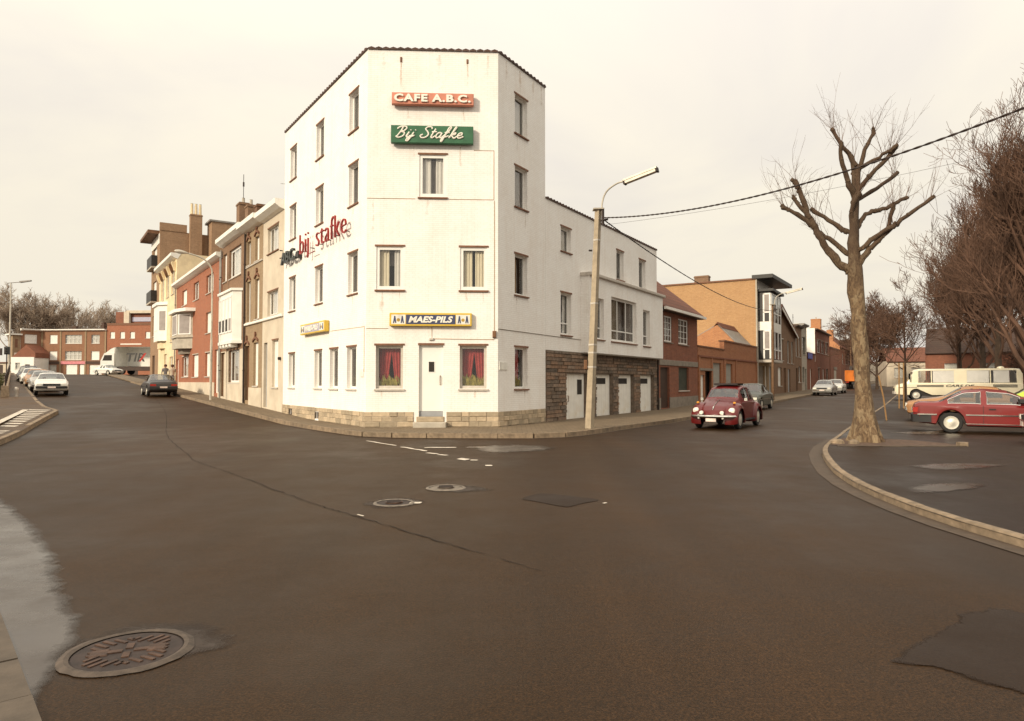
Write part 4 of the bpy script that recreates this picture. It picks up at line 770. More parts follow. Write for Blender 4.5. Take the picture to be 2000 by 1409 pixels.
# ornate cream house
t=house('terraced_house','tall narrow cream stucco house with bracketed cornice and corner bay',FL,-47.2,-37.62,0,11.6,8,'cream_stone',
 [(-45.8,8.6,1.5,1.9,dict(curt='tan')),(-43.0,8.6,1.5,1.9,dict(curt='tan')),(-40.2,8.6,1.5,1.9,dict(curt='tan')),(-40.4,4.8,1.6,2.2,dict(curt='grey')),(-40.6,1.9,1.6,1.7,dict(curt='net'))],[(-43.6,1.3,1.4,2.6,dict(mat='cream_render'))],cor=(.45,.5,'white_paint'))
for i in range(7): part('cornice_bracket',MB().prism([(0,0),(-.3,0),(-.3,-.2),(-.1,-.7),(0,-.75)],-46.6+1.4*i-.14,-46.6+1.4*i+.14,'x'),'wood_brown' if i%2 else 'cream_stone',t,FL,(0,0,11.0))
o=part('oriel',MB().prism([(-46.6,0),(-45.8,-.55),(-43.2,-.55),(-42.4,0)],5.0,8.0,'z'),'white_paint',t,FL); part('oriel_roof',MB().prism([(-46.9,0),(-45.9,-.7),(-43.1,-.7),(-42.1,0)],8.0,8.25,'z'),'white_paint',o,FL); part('oriel_base',MB().prism([(-46,0),(-45.4,-.3),(-43.6,-.3),(-43,0)],4.4,5.0,'z'),'cream_stone',o,FL)
part('oriel_window',MB().box(-45.5,-43.5,-.57,-.55,5.9,7.6),'blind_white',o,FL)
M=FL @ Matrix.Translation((-43.2,-.55,5.9)) @ Matrix.Rotation(math.atan2(.55,.8),4,'Z'); part('oriel_window',MB().box(.15,.8,-.03,.0,0,1.6),'curtain_grey',o,M)
# apartment block behind
t=house('apartment_block','tall brown brick apartment block with jutting flat roof beyond the cream stucco house',FL,-52.6,-47.25,0,15.2,14,'block_brick',
 [(-51.4,z,2.4,1.9,dict(curt='blind')) for z in (12.2,9.0,5.8)],[(-51,1.6,1.6,2.4)],sides='lr')
part('roof_overhang',MB().bbox(-53.2,-47.6,-.95,1.6,14.9,15.2,.03),'wood_brown',t,FL); part('front_render',MB().box(-52.5,-47.3,-.05,0,14.0,14.9),'white_paint',t,FL)
for z in (8.9,12.1):
    u=-51.8; b=part('balcony',MB().box(u,u+3.2,-.5,-.02,z-.15,z),'cement',t,FL); part('balcony_rail',MB().box(u,u+3.2,-.5,-.46,z,z+1).box(u,u+.04,-.46,-.02,z,z+1).box(u+3.16,u+3.2,-.46,-.02,z,z+1),'black_metal',b,FL)
part('parapet',MB().box(-47.5,-47.2,-.02,2.2,15.2,15.9),'block_brick',t,FL); chimney(t,FL,-47.0,2.9,10,16.9,.6,1.0,'block_brick',0)
for i in range(3): part('chimney_pot',MB().lathe([(.14,0),(.11,1.0),(.13,1.0)],10,c=(-47.0,2.55+.35*i,16.9)),'cream_stone',t,FL)
part('rear_stack',MB().box(-47.6,-45.6,4.0,6.3,12,16.2),'block_brick',t,FL); part('rear_stack_roof',MB().box(-47.8,-45.5,3.8,6.4,16.2,16.35),'lead_grey',t,FL)

# ---------------------------------------------------------------- right street houses
gw=dict(grid=(3,4),curt='grey',fw=.07,rec=.06,sill='cement_dark')
t=house('terraced_house','small red brick house with white gridded windows and pitched roof beside the garages',FR,15.3,22.1,-.3,5.55,7,'dark_red_brick',
 [(16.1,3.72,1.35,1.38,gw),(18.5,3.7,1.82,1.42,gw),(18.5,1.1,1.85,1.3,dict(curt='blind',fm='shutter_green',sill='cement',fw=.05))],[(15.5,.2,1.45,2.15,dict(mat='wood_dark'))],sides='lr',roof='none',base=(.75,'cement_dark'))
w_=[o for o in t.children if o.name.startswith('window')][-1]
for c in w_.children:
    if c.name.startswith('roller'): c.data=c.data.copy(); c.data.materials[0]=MATS['shutter_green']
gable_roof(t,FR,15.1,22.3,5.7,8.9,0,4,8,'roof_tile',.35,.1)
for u in (15.32,22.08): part('gable_wall',MB().add([(u,0,5.5),(u,4,8.85),(u,8,5.5)],[(0,1,2)]),'dark_red_brick',t,FR)
part('eaves_gutter',MB().box(15.1,22.35,-.5,-.36,5.32,5.46),'white_paint',t,FR); part('eaves_board',MB().box(15.2,22.2,-.36,.0,5.3,5.36),'wood_dark',t,FR); drip(t,FR,15.32,22.08,2.45,'cement_dark',.05,.3)
t=house('workshop_wall','low red brick workshop front with grey shutters and a white gate door',FR,22.15,38.3,-.3,3.72,6,'workshop_brick',
 [(25.4,1.0,2.1,1.82,dict(curt='blind',fm='shutter_grey',sill='cement')),(28.75,.9,1.75,1.93,dict(curt='blind',fm='shutter_grey',sill='cement'))],[(22.35,.25,1.25,1.75,dict(mat='white_paint')),(23.7,.25,1.5,2.0,dict(mat='wood_dark',rec=.3))],roof='flat')
part('upper_wall',MB().box(28.28,38.3,-.0,.3,3.7,4.32),'workshop_brick',t,FR); part('wall_cap',MB().box(28.2,38.35,-.06,.36,4.32,4.42),'lintel',t,FR); part('wall_cap',MB().box(22.1,28.26,-.05,.3,3.72,3.8),'lintel',t,FR)
for u in (22.2,25.0,28.1,31.3,38.0): part('pilaster',MB().box(u,u+.32,-.06,0,-.2,3.1),'workshop_brick',t,FR)
part('string_course',MB().box(22.2,38.3,-.08,0,3.1,3.2),'dark_red_brick',t,FR); part('door_head',MB().box(22.3,25.25,-.07,.0,2.28,2.42),'cement_dark',t,FR)
for o in t.children_recursive:
    if o.name.startswith('roller'): o.data=o.data.copy(); o.data.materials[0]=MATS['shutter_grey']
def shed():
    t=thing('brick_shed','brick gabled shed rising behind the workshop wall','building',FR,(31,3,.2)); F=FR; u0=33.0; uu=38.3; d0,dr,d1=.35,1.7,4.4
    part('gable_wall',MB().prism([(d0,2),(d0,4.4),(dr,5.85),(d1,4.4),(d1,2)],u0,u0+.25,'x'),'orange_brick',t,F); part('gable_wall',MB().prism([(d0,2),(d0,4.4),(dr,5.8),(d1,4.4),(d1,2)],uu-.25,uu,'x'),'orange_brick',t,F)
    gable_roof(t,F,u0+.2,uu-.1,4.42,5.86,d0,dr,d1,'lead_grey',.1,.08); part('ridge_tiles',MB().prism([(dr-.35,5.62),(dr,5.98),(dr+.35,5.62),(dr,6.08)],u0,uu-.1,'x'),'roof_tile',t,F)
shed()
t=house('gabled_house','tall ochre brick house with blank side wall and glazed white bay',FR,38.45,45.2,-.3,9.85,13,'tan_brick',
 [(44.0,3.9,.9,1.6),(44.0,7,.9,1.6)],[(39.0,.5,2.2,2.4,dict(mat='cement_dark')),(41.6,.5,.9,2.4,dict(mat='white_paint')),(43.2,.5,1.2,2.4,dict(mat='grey_door'))],sidemat='yellow_brick')
part('wall_cap',MB().box(38.35,38.6,.0,13.1,9.85,9.97),'lintel',t,FR); part('corner_pier',MB().box(38.42,38.75,-.06,.05,-.2,9.85),'cement',t,FR)
o=part('bay',MB().box(39.0,43.2,-1.0,0,3.35,8.9),'black_metal',t,FR)
part('bay_shelf',MB().bbox(38.9,43.3,-1.1,0,3.15,3.36,.03),'sill_grey',o,FR); part('spandrel',MB().box(38.97,43.22,-1.03,0,5.75,6.45),'white_paint',o,FR)
for z0,z1 in ((3.45,5.75),(6.45,8.75)):
    for a,b in ((39.05,40.4),(40.45,41.8),(41.85,43.15)):
        part('bay_frame',MB().box(a,a+.1,-1.05,-1,z0,z1).box(b-.1,b,-1.05,-1,z0,z1).box(a,b,-1.05,-1,z1-.1,z1).box(a,b,-1.045,-1,z0+.7,z0+.78),'white_frame',o,FR); part('pane',MB().box(a+.1,b-.1,-1.02,-1.001,z0,z1),'dim_glass',o,FR)
    part('bay_frame',MB().box(38.94,39.0,-1.0,-.88,z0,z1).box(38.94,39,-.52,-.4,z0,z1).box(38.94,39,-.88,-.4,z1-.12,z1).box(38.94,39,-.88,-.4,z0+.7,z0+.8),'white_frame',o,FR); part('curtain',MB().box(38.955,38.99,-.88,-.52,z0+.8,z1-.1),'curtain_grey',o,FR)
part('roof_overhang',MB().prism([(38.3,.3),(38.3,-1.3),(46.0,-1.5),(46.0,.3)],9.9,10.2,'z'),'black_metal',t,FR); part('bay_canopy',MB().box(38.8,43.5,-1.25,0,8.9,9.1),'black_metal',o,FR); part('fascia',MB().box(38.5,45.1,-.04,.0,9.1,9.85),'white_paint',t,FR)
chimney(t,FR,39.3,4.6,9.7,10.6,.6,1.2,'brown_brick',0)
t=house('gabled_house','brown brick house with street gable beside the ochre house',FR,45.25,56.5,-.3,6.2,8,'brown_brick',
 [(46.6,3.6,3.4,2.0,dict(curt='blind',lintel='white_paint')),(52,3.4,1.3,2.2,dict(curt='grey')),(54.2,3.4,1.3,2.2,dict(curt='grey')),(47.2,1.2,1.8,1.7,dict(curt='blind'))],[(50.0,.5,1.2,2.4,dict(mat='wood_brown')),(52.2,.5,1.4,2.3,dict(mat='grey_door'))],roof='none')
part('gable_wall',MB().prism([(45.25,6.19),(47.8,8.5),(56.5,6.19)],0,.2,'y'),'brown_brick',t,FR); part('roof',MB().prism([(45.0,6.2),(47.8,8.75),(56.9,6.25),(56.9,6.1),(47.8,8.55),(45.0,6.05)],-.35,8,'y'),'roof_tile',t,FR); part('barge_board',MB().prism([(47.8,8.5),(56.7,6.12),(56.7,5.95),(47.8,8.25)],-.36,-.3,'y'),'white_paint',t,FR)
t=house('terraced_house','narrow brown brick house behind the second lamp pole',FR,56.55,60.6,-.2,7.5,8,'brown_brick',[(57,4.2,1.1,2.1,dict(curt='grey')),(58.8,4.2,1.1,2.1,dict(curt='grey')),(58.4,1.5,1.5,1.7)],[(56.9,.6,1.0,2.4)],cor=(.3,.3,'wood_dark')); chimney(t,FR,60.3,2,7.4,8.4,.5,.6,'brown_brick',1)
t=house('terraced_house','narrow olive grey house with green woodwork',FR,60.65,64.2,-.2,7.9,8,'cement',[(61.2,4.6,2.2,1.9,dict(fm='shutter_green',curt='grey')),(61.2,1.5,1.2,1.7,dict(fm='shutter_green'))],[(62.8,.6,1.0,2.4,dict(mat='shutter_green'))],cor=(.3,.3,'lead_grey')); chimney(t,FR,63.8,2,7.8,8.6,.5,.6,'tan_brick',1)
t=house('low_outbuilding','low dark red brick front with a white door under the blank white wall',FR,64.25,70.6,-.2,4.9,6,'dark_red_brick',[],[(66.5,.7,1.3,2.4,dict(mat='white_paint'))],cor=(.12,.15,'lintel'))
single('street_sign',MB().bbox(64.6,67.8,-.12,-.06,4.2,4.95,.02),'street_blue','small blue sign on the low brick front under the blank white wall','sign',FR)
t=house('terraced_house','brick house with white blank side wall and a row of upstairs windows',FR,70.65,84.4,-.1,8.0,9,'dark_red_brick',[(72.5+3.7*i,5.2,2.9,1.6,dict(curt='net',lintel='cement')) for i in range(3)]+[(73.0,1.6,2.0,1.7,dict(lintel='cement')),(80.5,1.6,2.2,1.7)],[(77.3,.7,1.6,2.5,dict(mat='white_paint'))],sides='r',cor=(.3,.25,'wood_dark'))
part('side_wall',MB().box(70.45,70.64,-.02,9,4.0,8.05),'white_paint',t,FR); part('antenna',MB().tube([(74,3,8),(74,3,10.2)],.03,4).tube([(73.6,3,9.8),(74.4,3,9.8)],.02,4),'iron_dark',t,FR)
t=house('gabled_house','orange brick house with stepped chimneys and blank side wall down the right street',FR,97,116,0,7.0,10,'dark_red_brick',[(100,4.4,1.8,1.7),(105,4.4,1.8,1.7),(110,4.4,1.8,1.7),(103,1.9,1.6,1.7)],[(108,1.0,1.6,2.4,dict(mat='white_paint'))],sides='r',roof='none')
part('gable_wall',MB().prism([(0,0),(0,7),(3.6,10.4),(9.5,7),(9.5,0)],96.8,97.1,'x'),'orange_brick',t,FR); gable_roof(t,FR,97,116,7,10.2,0,3.6,9.5,'roof_tile',.3,.1); chimney(t,FR,97.5,3.4,9,11.4,1.2,1.4,'orange_brick',1); chimney(t,FR,97.5,1.4,8,9.6,1,.9,'orange_brick',1)
part('lean_to',MB().box(85,96.7,0,6,-.1,6.3),'dark_red_brick',t,FR); part('lean_to_cap',MB().box(84.8,96.75,-.1,6,6.3,6.45),'lintel',t,FR); part('gate',MB().bbox(89,91.5,-.03,.0,.6,3.2,.02),'cement',t,FR); part('gate_head',MB().box(88.6,92,-.1,0,3.3,3.7),'cement_dark',t,FR)
t=house('terraced_house','dark house front partly hidden by the plane tree trunk',FR,116.1,135,0,9.0,9,'dark_brick',[(118+3.6*i,z,1.7,1.8) for i in range(4) for z in (2.4,6.2)],[(132,1.1,1.4,2.4)],cor=(.4,.4,'white_paint'))
t=house('terraced_house','pale low houses at the far end of the right street',FR,136,175,0,6.2,9,'cream_render',[(139+5*i,z,2,1.6) for i in range(7) for z in (2.2,)],[(172,1.3,1.4,2.2)],roof='none'); gable_roof(t,FR,136,175,6.2,9,0,4,9,'roof_tile',.3,.1)
# ---------------------------------------------------------------- far left end of the street
def flatframe(x,y,ang=0): return frame((x,y),R(ang))
T=flatframe(-86.5,125,-4)
g=2.55
def terrace():
    H=8.6; wn=[]; base=g
    for z in (g+3.0,g+6.0):
        wn+=[(1.6,z,1.5,1.6,dict(curt='blind')),(4.6,z,3.2,1.6,dict(mull=3,trans=.6)),(9.6,z,1.6,1.6,dict(mull=1,trans=.6,curt='blind' if z<g+4 else 'net'))]
    wn+=[(1.6,g+.6,1.4,1.5,dict(curt='net')),(4.8,g+.3,2.2,1.9,dict(curt='blind')),(9.3,g+.3,2.4,1.8,dict(curt='blind'))]
    t=house('terrace_block','brown brick three-storey terrace with white windows across the far end of the left street',T,0,12.4,0,g+H,9,'terrace_brick',wn,[(7.4,g+.1,1.1,2.2,dict(mat='white_paint'))],cor=(.5,.4,'white_paint'))
    part('ground_floor_band',MB().box(0,12.4,-.02,0,g+2.2,g+2.75),'dark_brick',t,T); part('shop_sign',MB().bbox(3.9,8.6,-.14,-.02,g+2.2,g+2.75,.02),'pink',t,T)
    for u in (.0,3.6,8.4,12.2): part('pier',MB().box(u,u+.3,-.08,0,g,g+H-.3),'tan_brick',t,T)
    chimney(t,T,9.8,3,g+H-.2,g+H+1.5,.5,.5,'dark_brick',0); chimney(t,T,3.4,4,g+H-.2,g+H+.9,.9,.5,'dark_brick',0)
    F2=T @ Matrix.Rotation(R(55),4,'Z')
    wall(t,F2,-3.2,0,0,g+H-.1,[(-2.6,g+3.0,1.9,1.7),(-2.6,g+6.0,1.9,1.6)],'terrace_brick')
    for z in (g+3,g+6): window(t,F2,-2.6,z,1.9,1.6,mull=1,curt='blind')
    cornice(t,F2,-3.25,.1,g+H,.5,.4); part('corner_tower',MB().box(-4.4,-3.2,.05,2.5,g-.5,g+H-1.2),'tan_brick',t,F2); part('tower_roof',MB().box(-4.9,-3.0,-.3,2.6,g+H-1.2,g+H-.95),'white_paint',t,F2); part('tower_window',MB().box(-4.05,-3.65,.0,.06,g+H-3.4,g+H-1.9),'lintel',t,F2); part('tower_window',MB().box(-4.1,-3.5,.0,.06,g+1.8,g+4.2),'blind_white',t,F2)
terrace()
t=house('brick_block','bright red brick building with set-back roof storey beside the far terrace',T,12.6,24,0,g+9.4,10,'red_brick',[(13.2+1.9*i if i<3 else 19.9,g+6.9,.9,1.2,dict(curt='blind')) for i in range(4)]+[(13.2,g+3.2,1.2,1.9,dict(curt='grey',mull=1)),(16,g+3.2,1.6,1.9,dict(curt='grey',mull=1)),(19.4,g+3.2,1.2,1.9,dict(curt='grey'))],[(17.2,g+.1,1.4,2.2)])
part('roof_storey',MB().box(13.2,24,1.5,9,g+9.3,g+11.9),'dark_red_brick',t,T); part('roof_cap',MB().box(15.6,21.2,.9,1.6,g+11.6,g+12.1),'cream_render',t,T); part('roof_fin',MB().box(15.2,16.2,.8,1.4,g+9.4,g+11.9),'cream_render',t,T); part('roof_glazing',MB().box(16.4,21.2,1.4,1.49,g+10.1,g+10.9),'sign_pale_blue',t,T); part('parapet',MB().box(12.6,24,-.06,.3,g+9.3,g+9.7),'lintel',t,T); part('shop_lettering',fit(text_mesh('CAFE',.4,.02),4.2,.3) if False else MB().box(15.2,19.2,-.06,0,g+5.75,g+5.95),'letter_white',t,T)
T2=flatframe(-109.3,122,-2)
t=house('low_house','low white house with brown tiled roof left of the far terrace',T2,20,24.2,0,g+3.4,8,'white_paint',[(20.8,g+1.2,.9,1.2)],[(22.6,g,.9,2.1)],roof='none')
part('roof',MB().prism([(19.9,g+3.3),(22.6,g+5.6),(24.3,g+4.2),(24.3,g+3.3)],.2,8,'y'),'dark_red_brick',t,T2)
t=house('low_house','row of low cream houses at the far left edge of the picture',T2,2,19.8,0,g+2.5,8,'cream_render',[(3+2.7*i,g+.8,1.0,1.2) for i in range(5)],[(17.6,g,1,2.0)],cor=(.3,.3,'lintel'))
t=house('pale_house','pale low house seen between the bare trees behind the minibus',flatframe(55,100,-20),0,7.5,0,4.6,8,'cream_render',[(1+2.2*i,2.2,1.2,1.4) for i in range(2)],[(5.8,1,1.1,2.2)],roof='none'); gable_roof(t,flatframe(55,100,-20),0,7.5,4.6,6.6,0,4,8,'roof_tile',.3,.1)
t=house('brown_house','dark brown brick house behind the tall bare trees at the right edge',flatframe(51,84,-34),0,34,0,5.2,8,'dark_red_brick',[(2+4*i,2.2,1.5,1.6) for i in range(7)],[(31,1,1.1,2.2)],roof='none'); gable_roof(t,flatframe(51,84,-34),0,34,5.2,8.2,0,4,8,'dark_tile',.3,.1)

# ---------------------------------------------------------------- trees
class Seg:
    def __init__(s): s.m=MB()
    def add(s,a,b,ra,rb,n=3): s.m.tube([a,b],[ra,rb],n,False)
def rv(r,s=1): return Vector((r.gauss(0,s),r.gauss(0,s),r.gauss(0,s)))
def grow(S,r,p,d,L,rad,lv,maxlv,nch,up,tw):
    """a branch of a few bent segments; children leave along its length"""
    k=4 if lv<maxlv else 2; pts=[p.copy()]; dd=d.normalized()
    for i in range(k):
        dd=(dd+rv(r,.13)+Vector((0,0,up))).normalized(); pts.append(pts[-1]+dd*L/k)
    rs=[max(tw,rad*(1-.75*i/k)) for i in range(k+1)]
    S.m.tube(pts,rs,3 if lv>0 else 6,False)
    if lv>=maxlv: return
    for c in range(nch[lv]):
        t=r.uniform(.25,1)*(k); i=min(int(t),k-1); q=pts[i].lerp(pts[i+1],t-i); ax=(pts[i+1]-pts[i]).normalized(); side=rv(r); side=(side-ax*side.dot(ax)).normalized()
        nd=ax*r.uniform(.5,1.0)+side*r.uniform(.5,.95); grow(S,r,q,nd,L*r.uniform(.38,.62),max(tw,rs[i]*.5),lv+1,maxlv,nch,up,tw)
def bare_tree(name,label,x,y,h,spread,seed,mat,tw,limbs=8,nch=(8,6,5),trunk=.28,tr=.22,up=.1,lean=0,trunkmat='bark',z=None):
    r=random.Random(seed); z=gz(x,y) if z is None else z; t=thing(name,label,'tree',loc=(x,y,z)); M=WM[t.name]
    th=h*trunk; m=MB(); P=[Vector((0,0,-.2))]+[Vector((noise.noise((seed,i,0))*.25+lean*i/6,noise.noise((seed,0,i))*.25,h*.8*i/6)) for i in range(1,7)]
    m.tube(P,[tr*1.25]+[tr*(1-.8*i/6.5) for i in range(1,7)],8); part('trunk',m.mesh('trunk',True),trunkmat,t,M)
    S=Seg()
    for i in range(limbs):
        f=r.uniform(0,1)**.8; zz=th+(h*.72-th)*f; k=min(5,max(0,int(zz/(h*.8)*6))); b=P[k].lerp(P[k+1],min(1,max(0,(zz-P[k].z)/(P[k+1].z-P[k].z)))); a=i*2.399+r.uniform(-.4,.4)
        L=spread*(1.15-.55*f)*r.uniform(.8,1.15); d=Vector((math.cos(a),math.sin(a),.5+.9*f+up*2.2)); grow(S,r,b,d,L,tr*.42*(1-.5*f),0,len(nch),nch,up,tw)
    grow(S,r,P[-1],Vector((0,0,1)),h*.28,tr*.3,0,len(nch),nch,up,tw)
    part('crown',S.m.mesh('crown',False,False),mat,t,M); return t
bare_tree('bare_tree','tallest bare tree with thick trunk at the right edge behind the red coupe',25.6,33.5,14.6,5.2,11,'red_twig',0.0095,34,(8,6,5),.10,.36,.24)
bare_tree('bare_tree','bare tree rising over the back half of the cream minibus',33.6,43.5,15.3,5.8,12,'red_twig',0.0117,32,(8,6,5),.10,.3,.24)
bare_tree('bare_tree','bare tree rising over the front windows of the cream minibus',37.5,52.5,15.1,5.9,13,'red_twig',0.0137,32,(8,6,5),.10,.28,.24)
bare_tree('bare_tree','bare tree second from the left in the row behind the minibus',41.5,60,14.7,5.9,14,'red_twig',0.0146,32,(8,6,5),.10,.28,.24)
bare_tree('bare_tree','leftmost tall bare tree in the row behind the minibus',46,70,14.1,5.6,15,'red_twig',0.0167,32,(8,6,5),.10,.28,.24)
bare_tree('bare_tree','bare tree half hidden behind the tallest right-hand tree',33.5,41,13.8,5.4,16,'red_twig',0.0117,32,(8,6,5),.10,.25,.24)
bare_tree('bare_tree','low bushy bare tree past the young staked tree',45,84,9.5,5.0,17,'red_twig',.018,22,(8,6,5),.12,.18)
bare_tree('bare_tree','small bare tree farthest down the right street',58,112,9.0,5.5,18,'red_twig',.022,18,(8,6,4),.12,.18)
bare_tree('young_tree','young staked bare tree at the kerb in front of the minibus',20.9,36.2,6.0,2.1,21,'red_twig',.008,16,(7,5,4),.33,.09)
for i,(x,y,h) in enumerate([(40,47,3.6),(44,53,3.4),(48,60,3.6),(37,40.5,3.2),(52,68,3.8)]):
    bare_tree('bare_shrub',['bare reddish shrub under the second tall tree from the right','bare reddish shrub under the middle of the tree row','bare reddish shrub between the two left trees of the row','bare reddish shrub low at the right edge behind the minibus tail','bare reddish shrub at the left end of the tree row'][i],x,y,h,2.6,40+i,'red_twig',.014,22,(8,5,4),.02,.08,.05)
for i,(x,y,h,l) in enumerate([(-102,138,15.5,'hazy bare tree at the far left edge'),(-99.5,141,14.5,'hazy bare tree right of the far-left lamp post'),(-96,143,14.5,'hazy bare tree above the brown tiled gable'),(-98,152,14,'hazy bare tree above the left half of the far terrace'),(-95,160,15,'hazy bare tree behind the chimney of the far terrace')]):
    bare_tree('bare_tree',l,x,y,h,7.0,60+i,'hazed_twig',.028,16,(8,6,4),.2,.3,.16,trunkmat='hazed_twig')
def plane_tree():
    x,y=8.91,17.19; z=gz(x,y)+.09; t=thing('plane_tree','pollarded plane tree with mottled bark in the pit by the car park kerb','tree',loc=(x,y,z)); M=WM[t.name]; r=random.Random(5)
    BR={'T':[(0,-.1),(-.02,.5),(-.05,1.2),(-.1,2.11),(-.15,3.2),(-.2,4.0),(-.23,4.35),(-.24,5.03),(-.23,5.51),(-.17,6.19),(-.11,6.82),(-.09,7.02)],
    'B1':[(-.25,4.2),(-.39,4.35),(-.63,4.59),(-.88,4.93),(-1.1,5.32),(-1.24,5.66),(-1.44,6.29),(-1.61,6.73)],'B1b':[(-1.16,5.5),(-1.56,5.8),(-1.96,6.06)],'B1c':[(-1.27,5.71),(-1.51,6.05),(-1.66,6.29)],'B1d':[(-.25,4.7),(-.37,4.78),(-.78,5.17),(-1.1,5.36)],'B2':[(-.23,5.3),(-.34,5.37),(-.73,5.68),(-1.1,6.0)],
    'B3':[(-.2,4.4),(-.12,4.52),(.02,4.78),(.17,4.95),(.53,5.34),(1.02,5.71),(1.51,6.1)],'B3b':[(-.22,4.8),(-.1,4.88),(.24,5.17),(.53,5.37)],'B3c':[(.47,5.3),(.51,5.9)],'B4':[(-.22,5.38),(-.12,5.44),(.1,5.76),(.48,5.9),(.87,6.05),(1.26,6.25)],'B5':[(-.18,6.08),(-.1,6.14),(.53,6.51),(1.19,6.97)],'B6':[(-.15,6.33),(.24,6.82),(.63,7.33)],'B7':[(-.1,6.8),(.1,7.41),(.31,7.92)],
    'B8':[(-.19,6.2),(-.39,6.58),(-.61,7.12),(-.67,7.51)],'B9':[(-.17,6.4),(-.22,7.26)],'B10':[(-.14,7.0),(-.54,7.65),(-.73,7.99)],'B11':[(-.09,6.9),(.29,7.12),(.63,7.37)],'B12':[(-.24,5.5),(-.33,5.9),(-.19,6.24)]}
    RD={'T':[.275,.23,.198,.185,.178,.19,.185,.135,.12,.095,.07,.05],'B1':(.115,.055),'B1b':(.07,.045),'B1c':(.06,.04),'B1d':(.07,.06),'B2':(.07,.045),'B3':(.09,.04),'B3b':(.07,.05),'B3c':(.05,.04),'B4':(.07,.04),'B5':(.07,.04),'B6':(.065,.04),'B7':(.055,.04),'B8':(.08,.04),'B9':(.06,.045),'B10':(.06,.04),'B11':(.05,.04),'B12':(.06,.05)}
    m=MB(); P=catmull([(a,0,b) for a,b in BR['T']],3); rr=[]
    for i in range(len(P)): f=i/3; k=min(int(f),10); rr.append(RD['T'][k]+(RD['T'][k+1]-RD['T'][k])*(f-k))
    m.tube(P,rr,20)
    v=[]
    for (a,b,c) in m.v:
        if c<1.3:
            an=math.atan2(b,a); fl=max(0,1-c/1.3)**2; w_=1+fl*(.45+.4*math.cos(5*an+.6))+.05*noise.noise((a*4,b*4,c*3)); v.append((a*w_,b*w_,c))
        else: w_=.045*noise.noise((a*5,b*5,c*2.5)); v.append((a*(1)+w_*(1 if a>0 else -1),b+w_*(1 if b>0 else -1),c))
    m.v=v; part('trunk',m.mesh('trunk',True),'plane_bark',t,M)
    tw=MB(); dep={k:r.uniform(-.55,.55) for k in BR}; dep['B1b']=dep['B1c']=dep['B1d']=dep['B1']; dep['B3b']=dep['B3c']=dep['B3']
    for k,pp in BR.items():
        if k=='T': continue
        n=len(pp)-1; dd=dep[k]; off={'B1b':.6,'B1c':.6,'B3c':.6}.get(k,0); P=catmull([(a,dd*(off+(1-off)*i/n),b) for i,(a,b) in enumerate(pp)],4); ra,rb=RD[k]; N_=len(P)-1
        P=[p+rv(r,.012) for p in P]; lm=MB().tube(P,[(ra+(rb-ra)*i/N_)*r.uniform(.88,1.14) for i in range(N_-1)]+[rb*1.35,rb*1.2],9)
        for f in [1]+[r.uniform(.3,.95) for _ in range(n)]:
            c=P[min(N_,int(f*N_))]+rv(r,.3).normalized()*rb*.6; q=(ra+(rb-ra)*f)*r.uniform(.75,1.15); o0=len(lm.v)
            lm.lathe([(0,-q),(q*.7,-q*.7),(q,0),(q*.75,q*.65),(0,q)],7,c=tuple(c)); lm.v[o0:]=[tuple(Vector(v_)+rv(r,q*.1)) for v_ in lm.v[o0:]]
        part('limb',lm.mesh('limb',True),'plane_bark',t,M)
        for j in range(9 if n>1 else 5):     # shoots from the pollard heads
            f=1-r.random()**2*.45; i=min(int(f*N_),N_-1); q=P[i]; d=(P[-1]-P[-2]).normalized()*.5+Vector((r.gauss(0,.5),r.gauss(0,.5),r.uniform(.3,1.1))); L=r.uniform(.5,1.35); pts=[q]
            dn=d.normalized()
            for s in range(4): dn=(dn+rv(r,.12)+Vector((0,0,.06))).normalized(); pts.append(pts[-1]+dn*L/4)
            tw.tube(pts,[.0065,.005,.0035,.0025,.0015],3,False)
            for s in range(3): a=pts[r.randint(1,3)]; e=a+(dn+rv(r,.5)).normalized()*L*r.uniform(.2,.45); tw.tube([a,a.lerp(e,.5)+rv(r,.02),e],[.0028,.002,.0014],3,False)
    part('shoots',tw.mesh('shoots',False,False),'twig',t,M)
    for a,b,s in ((-.95,-.5,.16),(-.62,-.62,.13)): part('root_stone',MB().lathe([(0,-.05),(s,0),(s*.9,.06),(s*.5,.1),(0,.11)],9,c=(a,b,0)),'kerb_concrete',pit,M)
plane_tree()
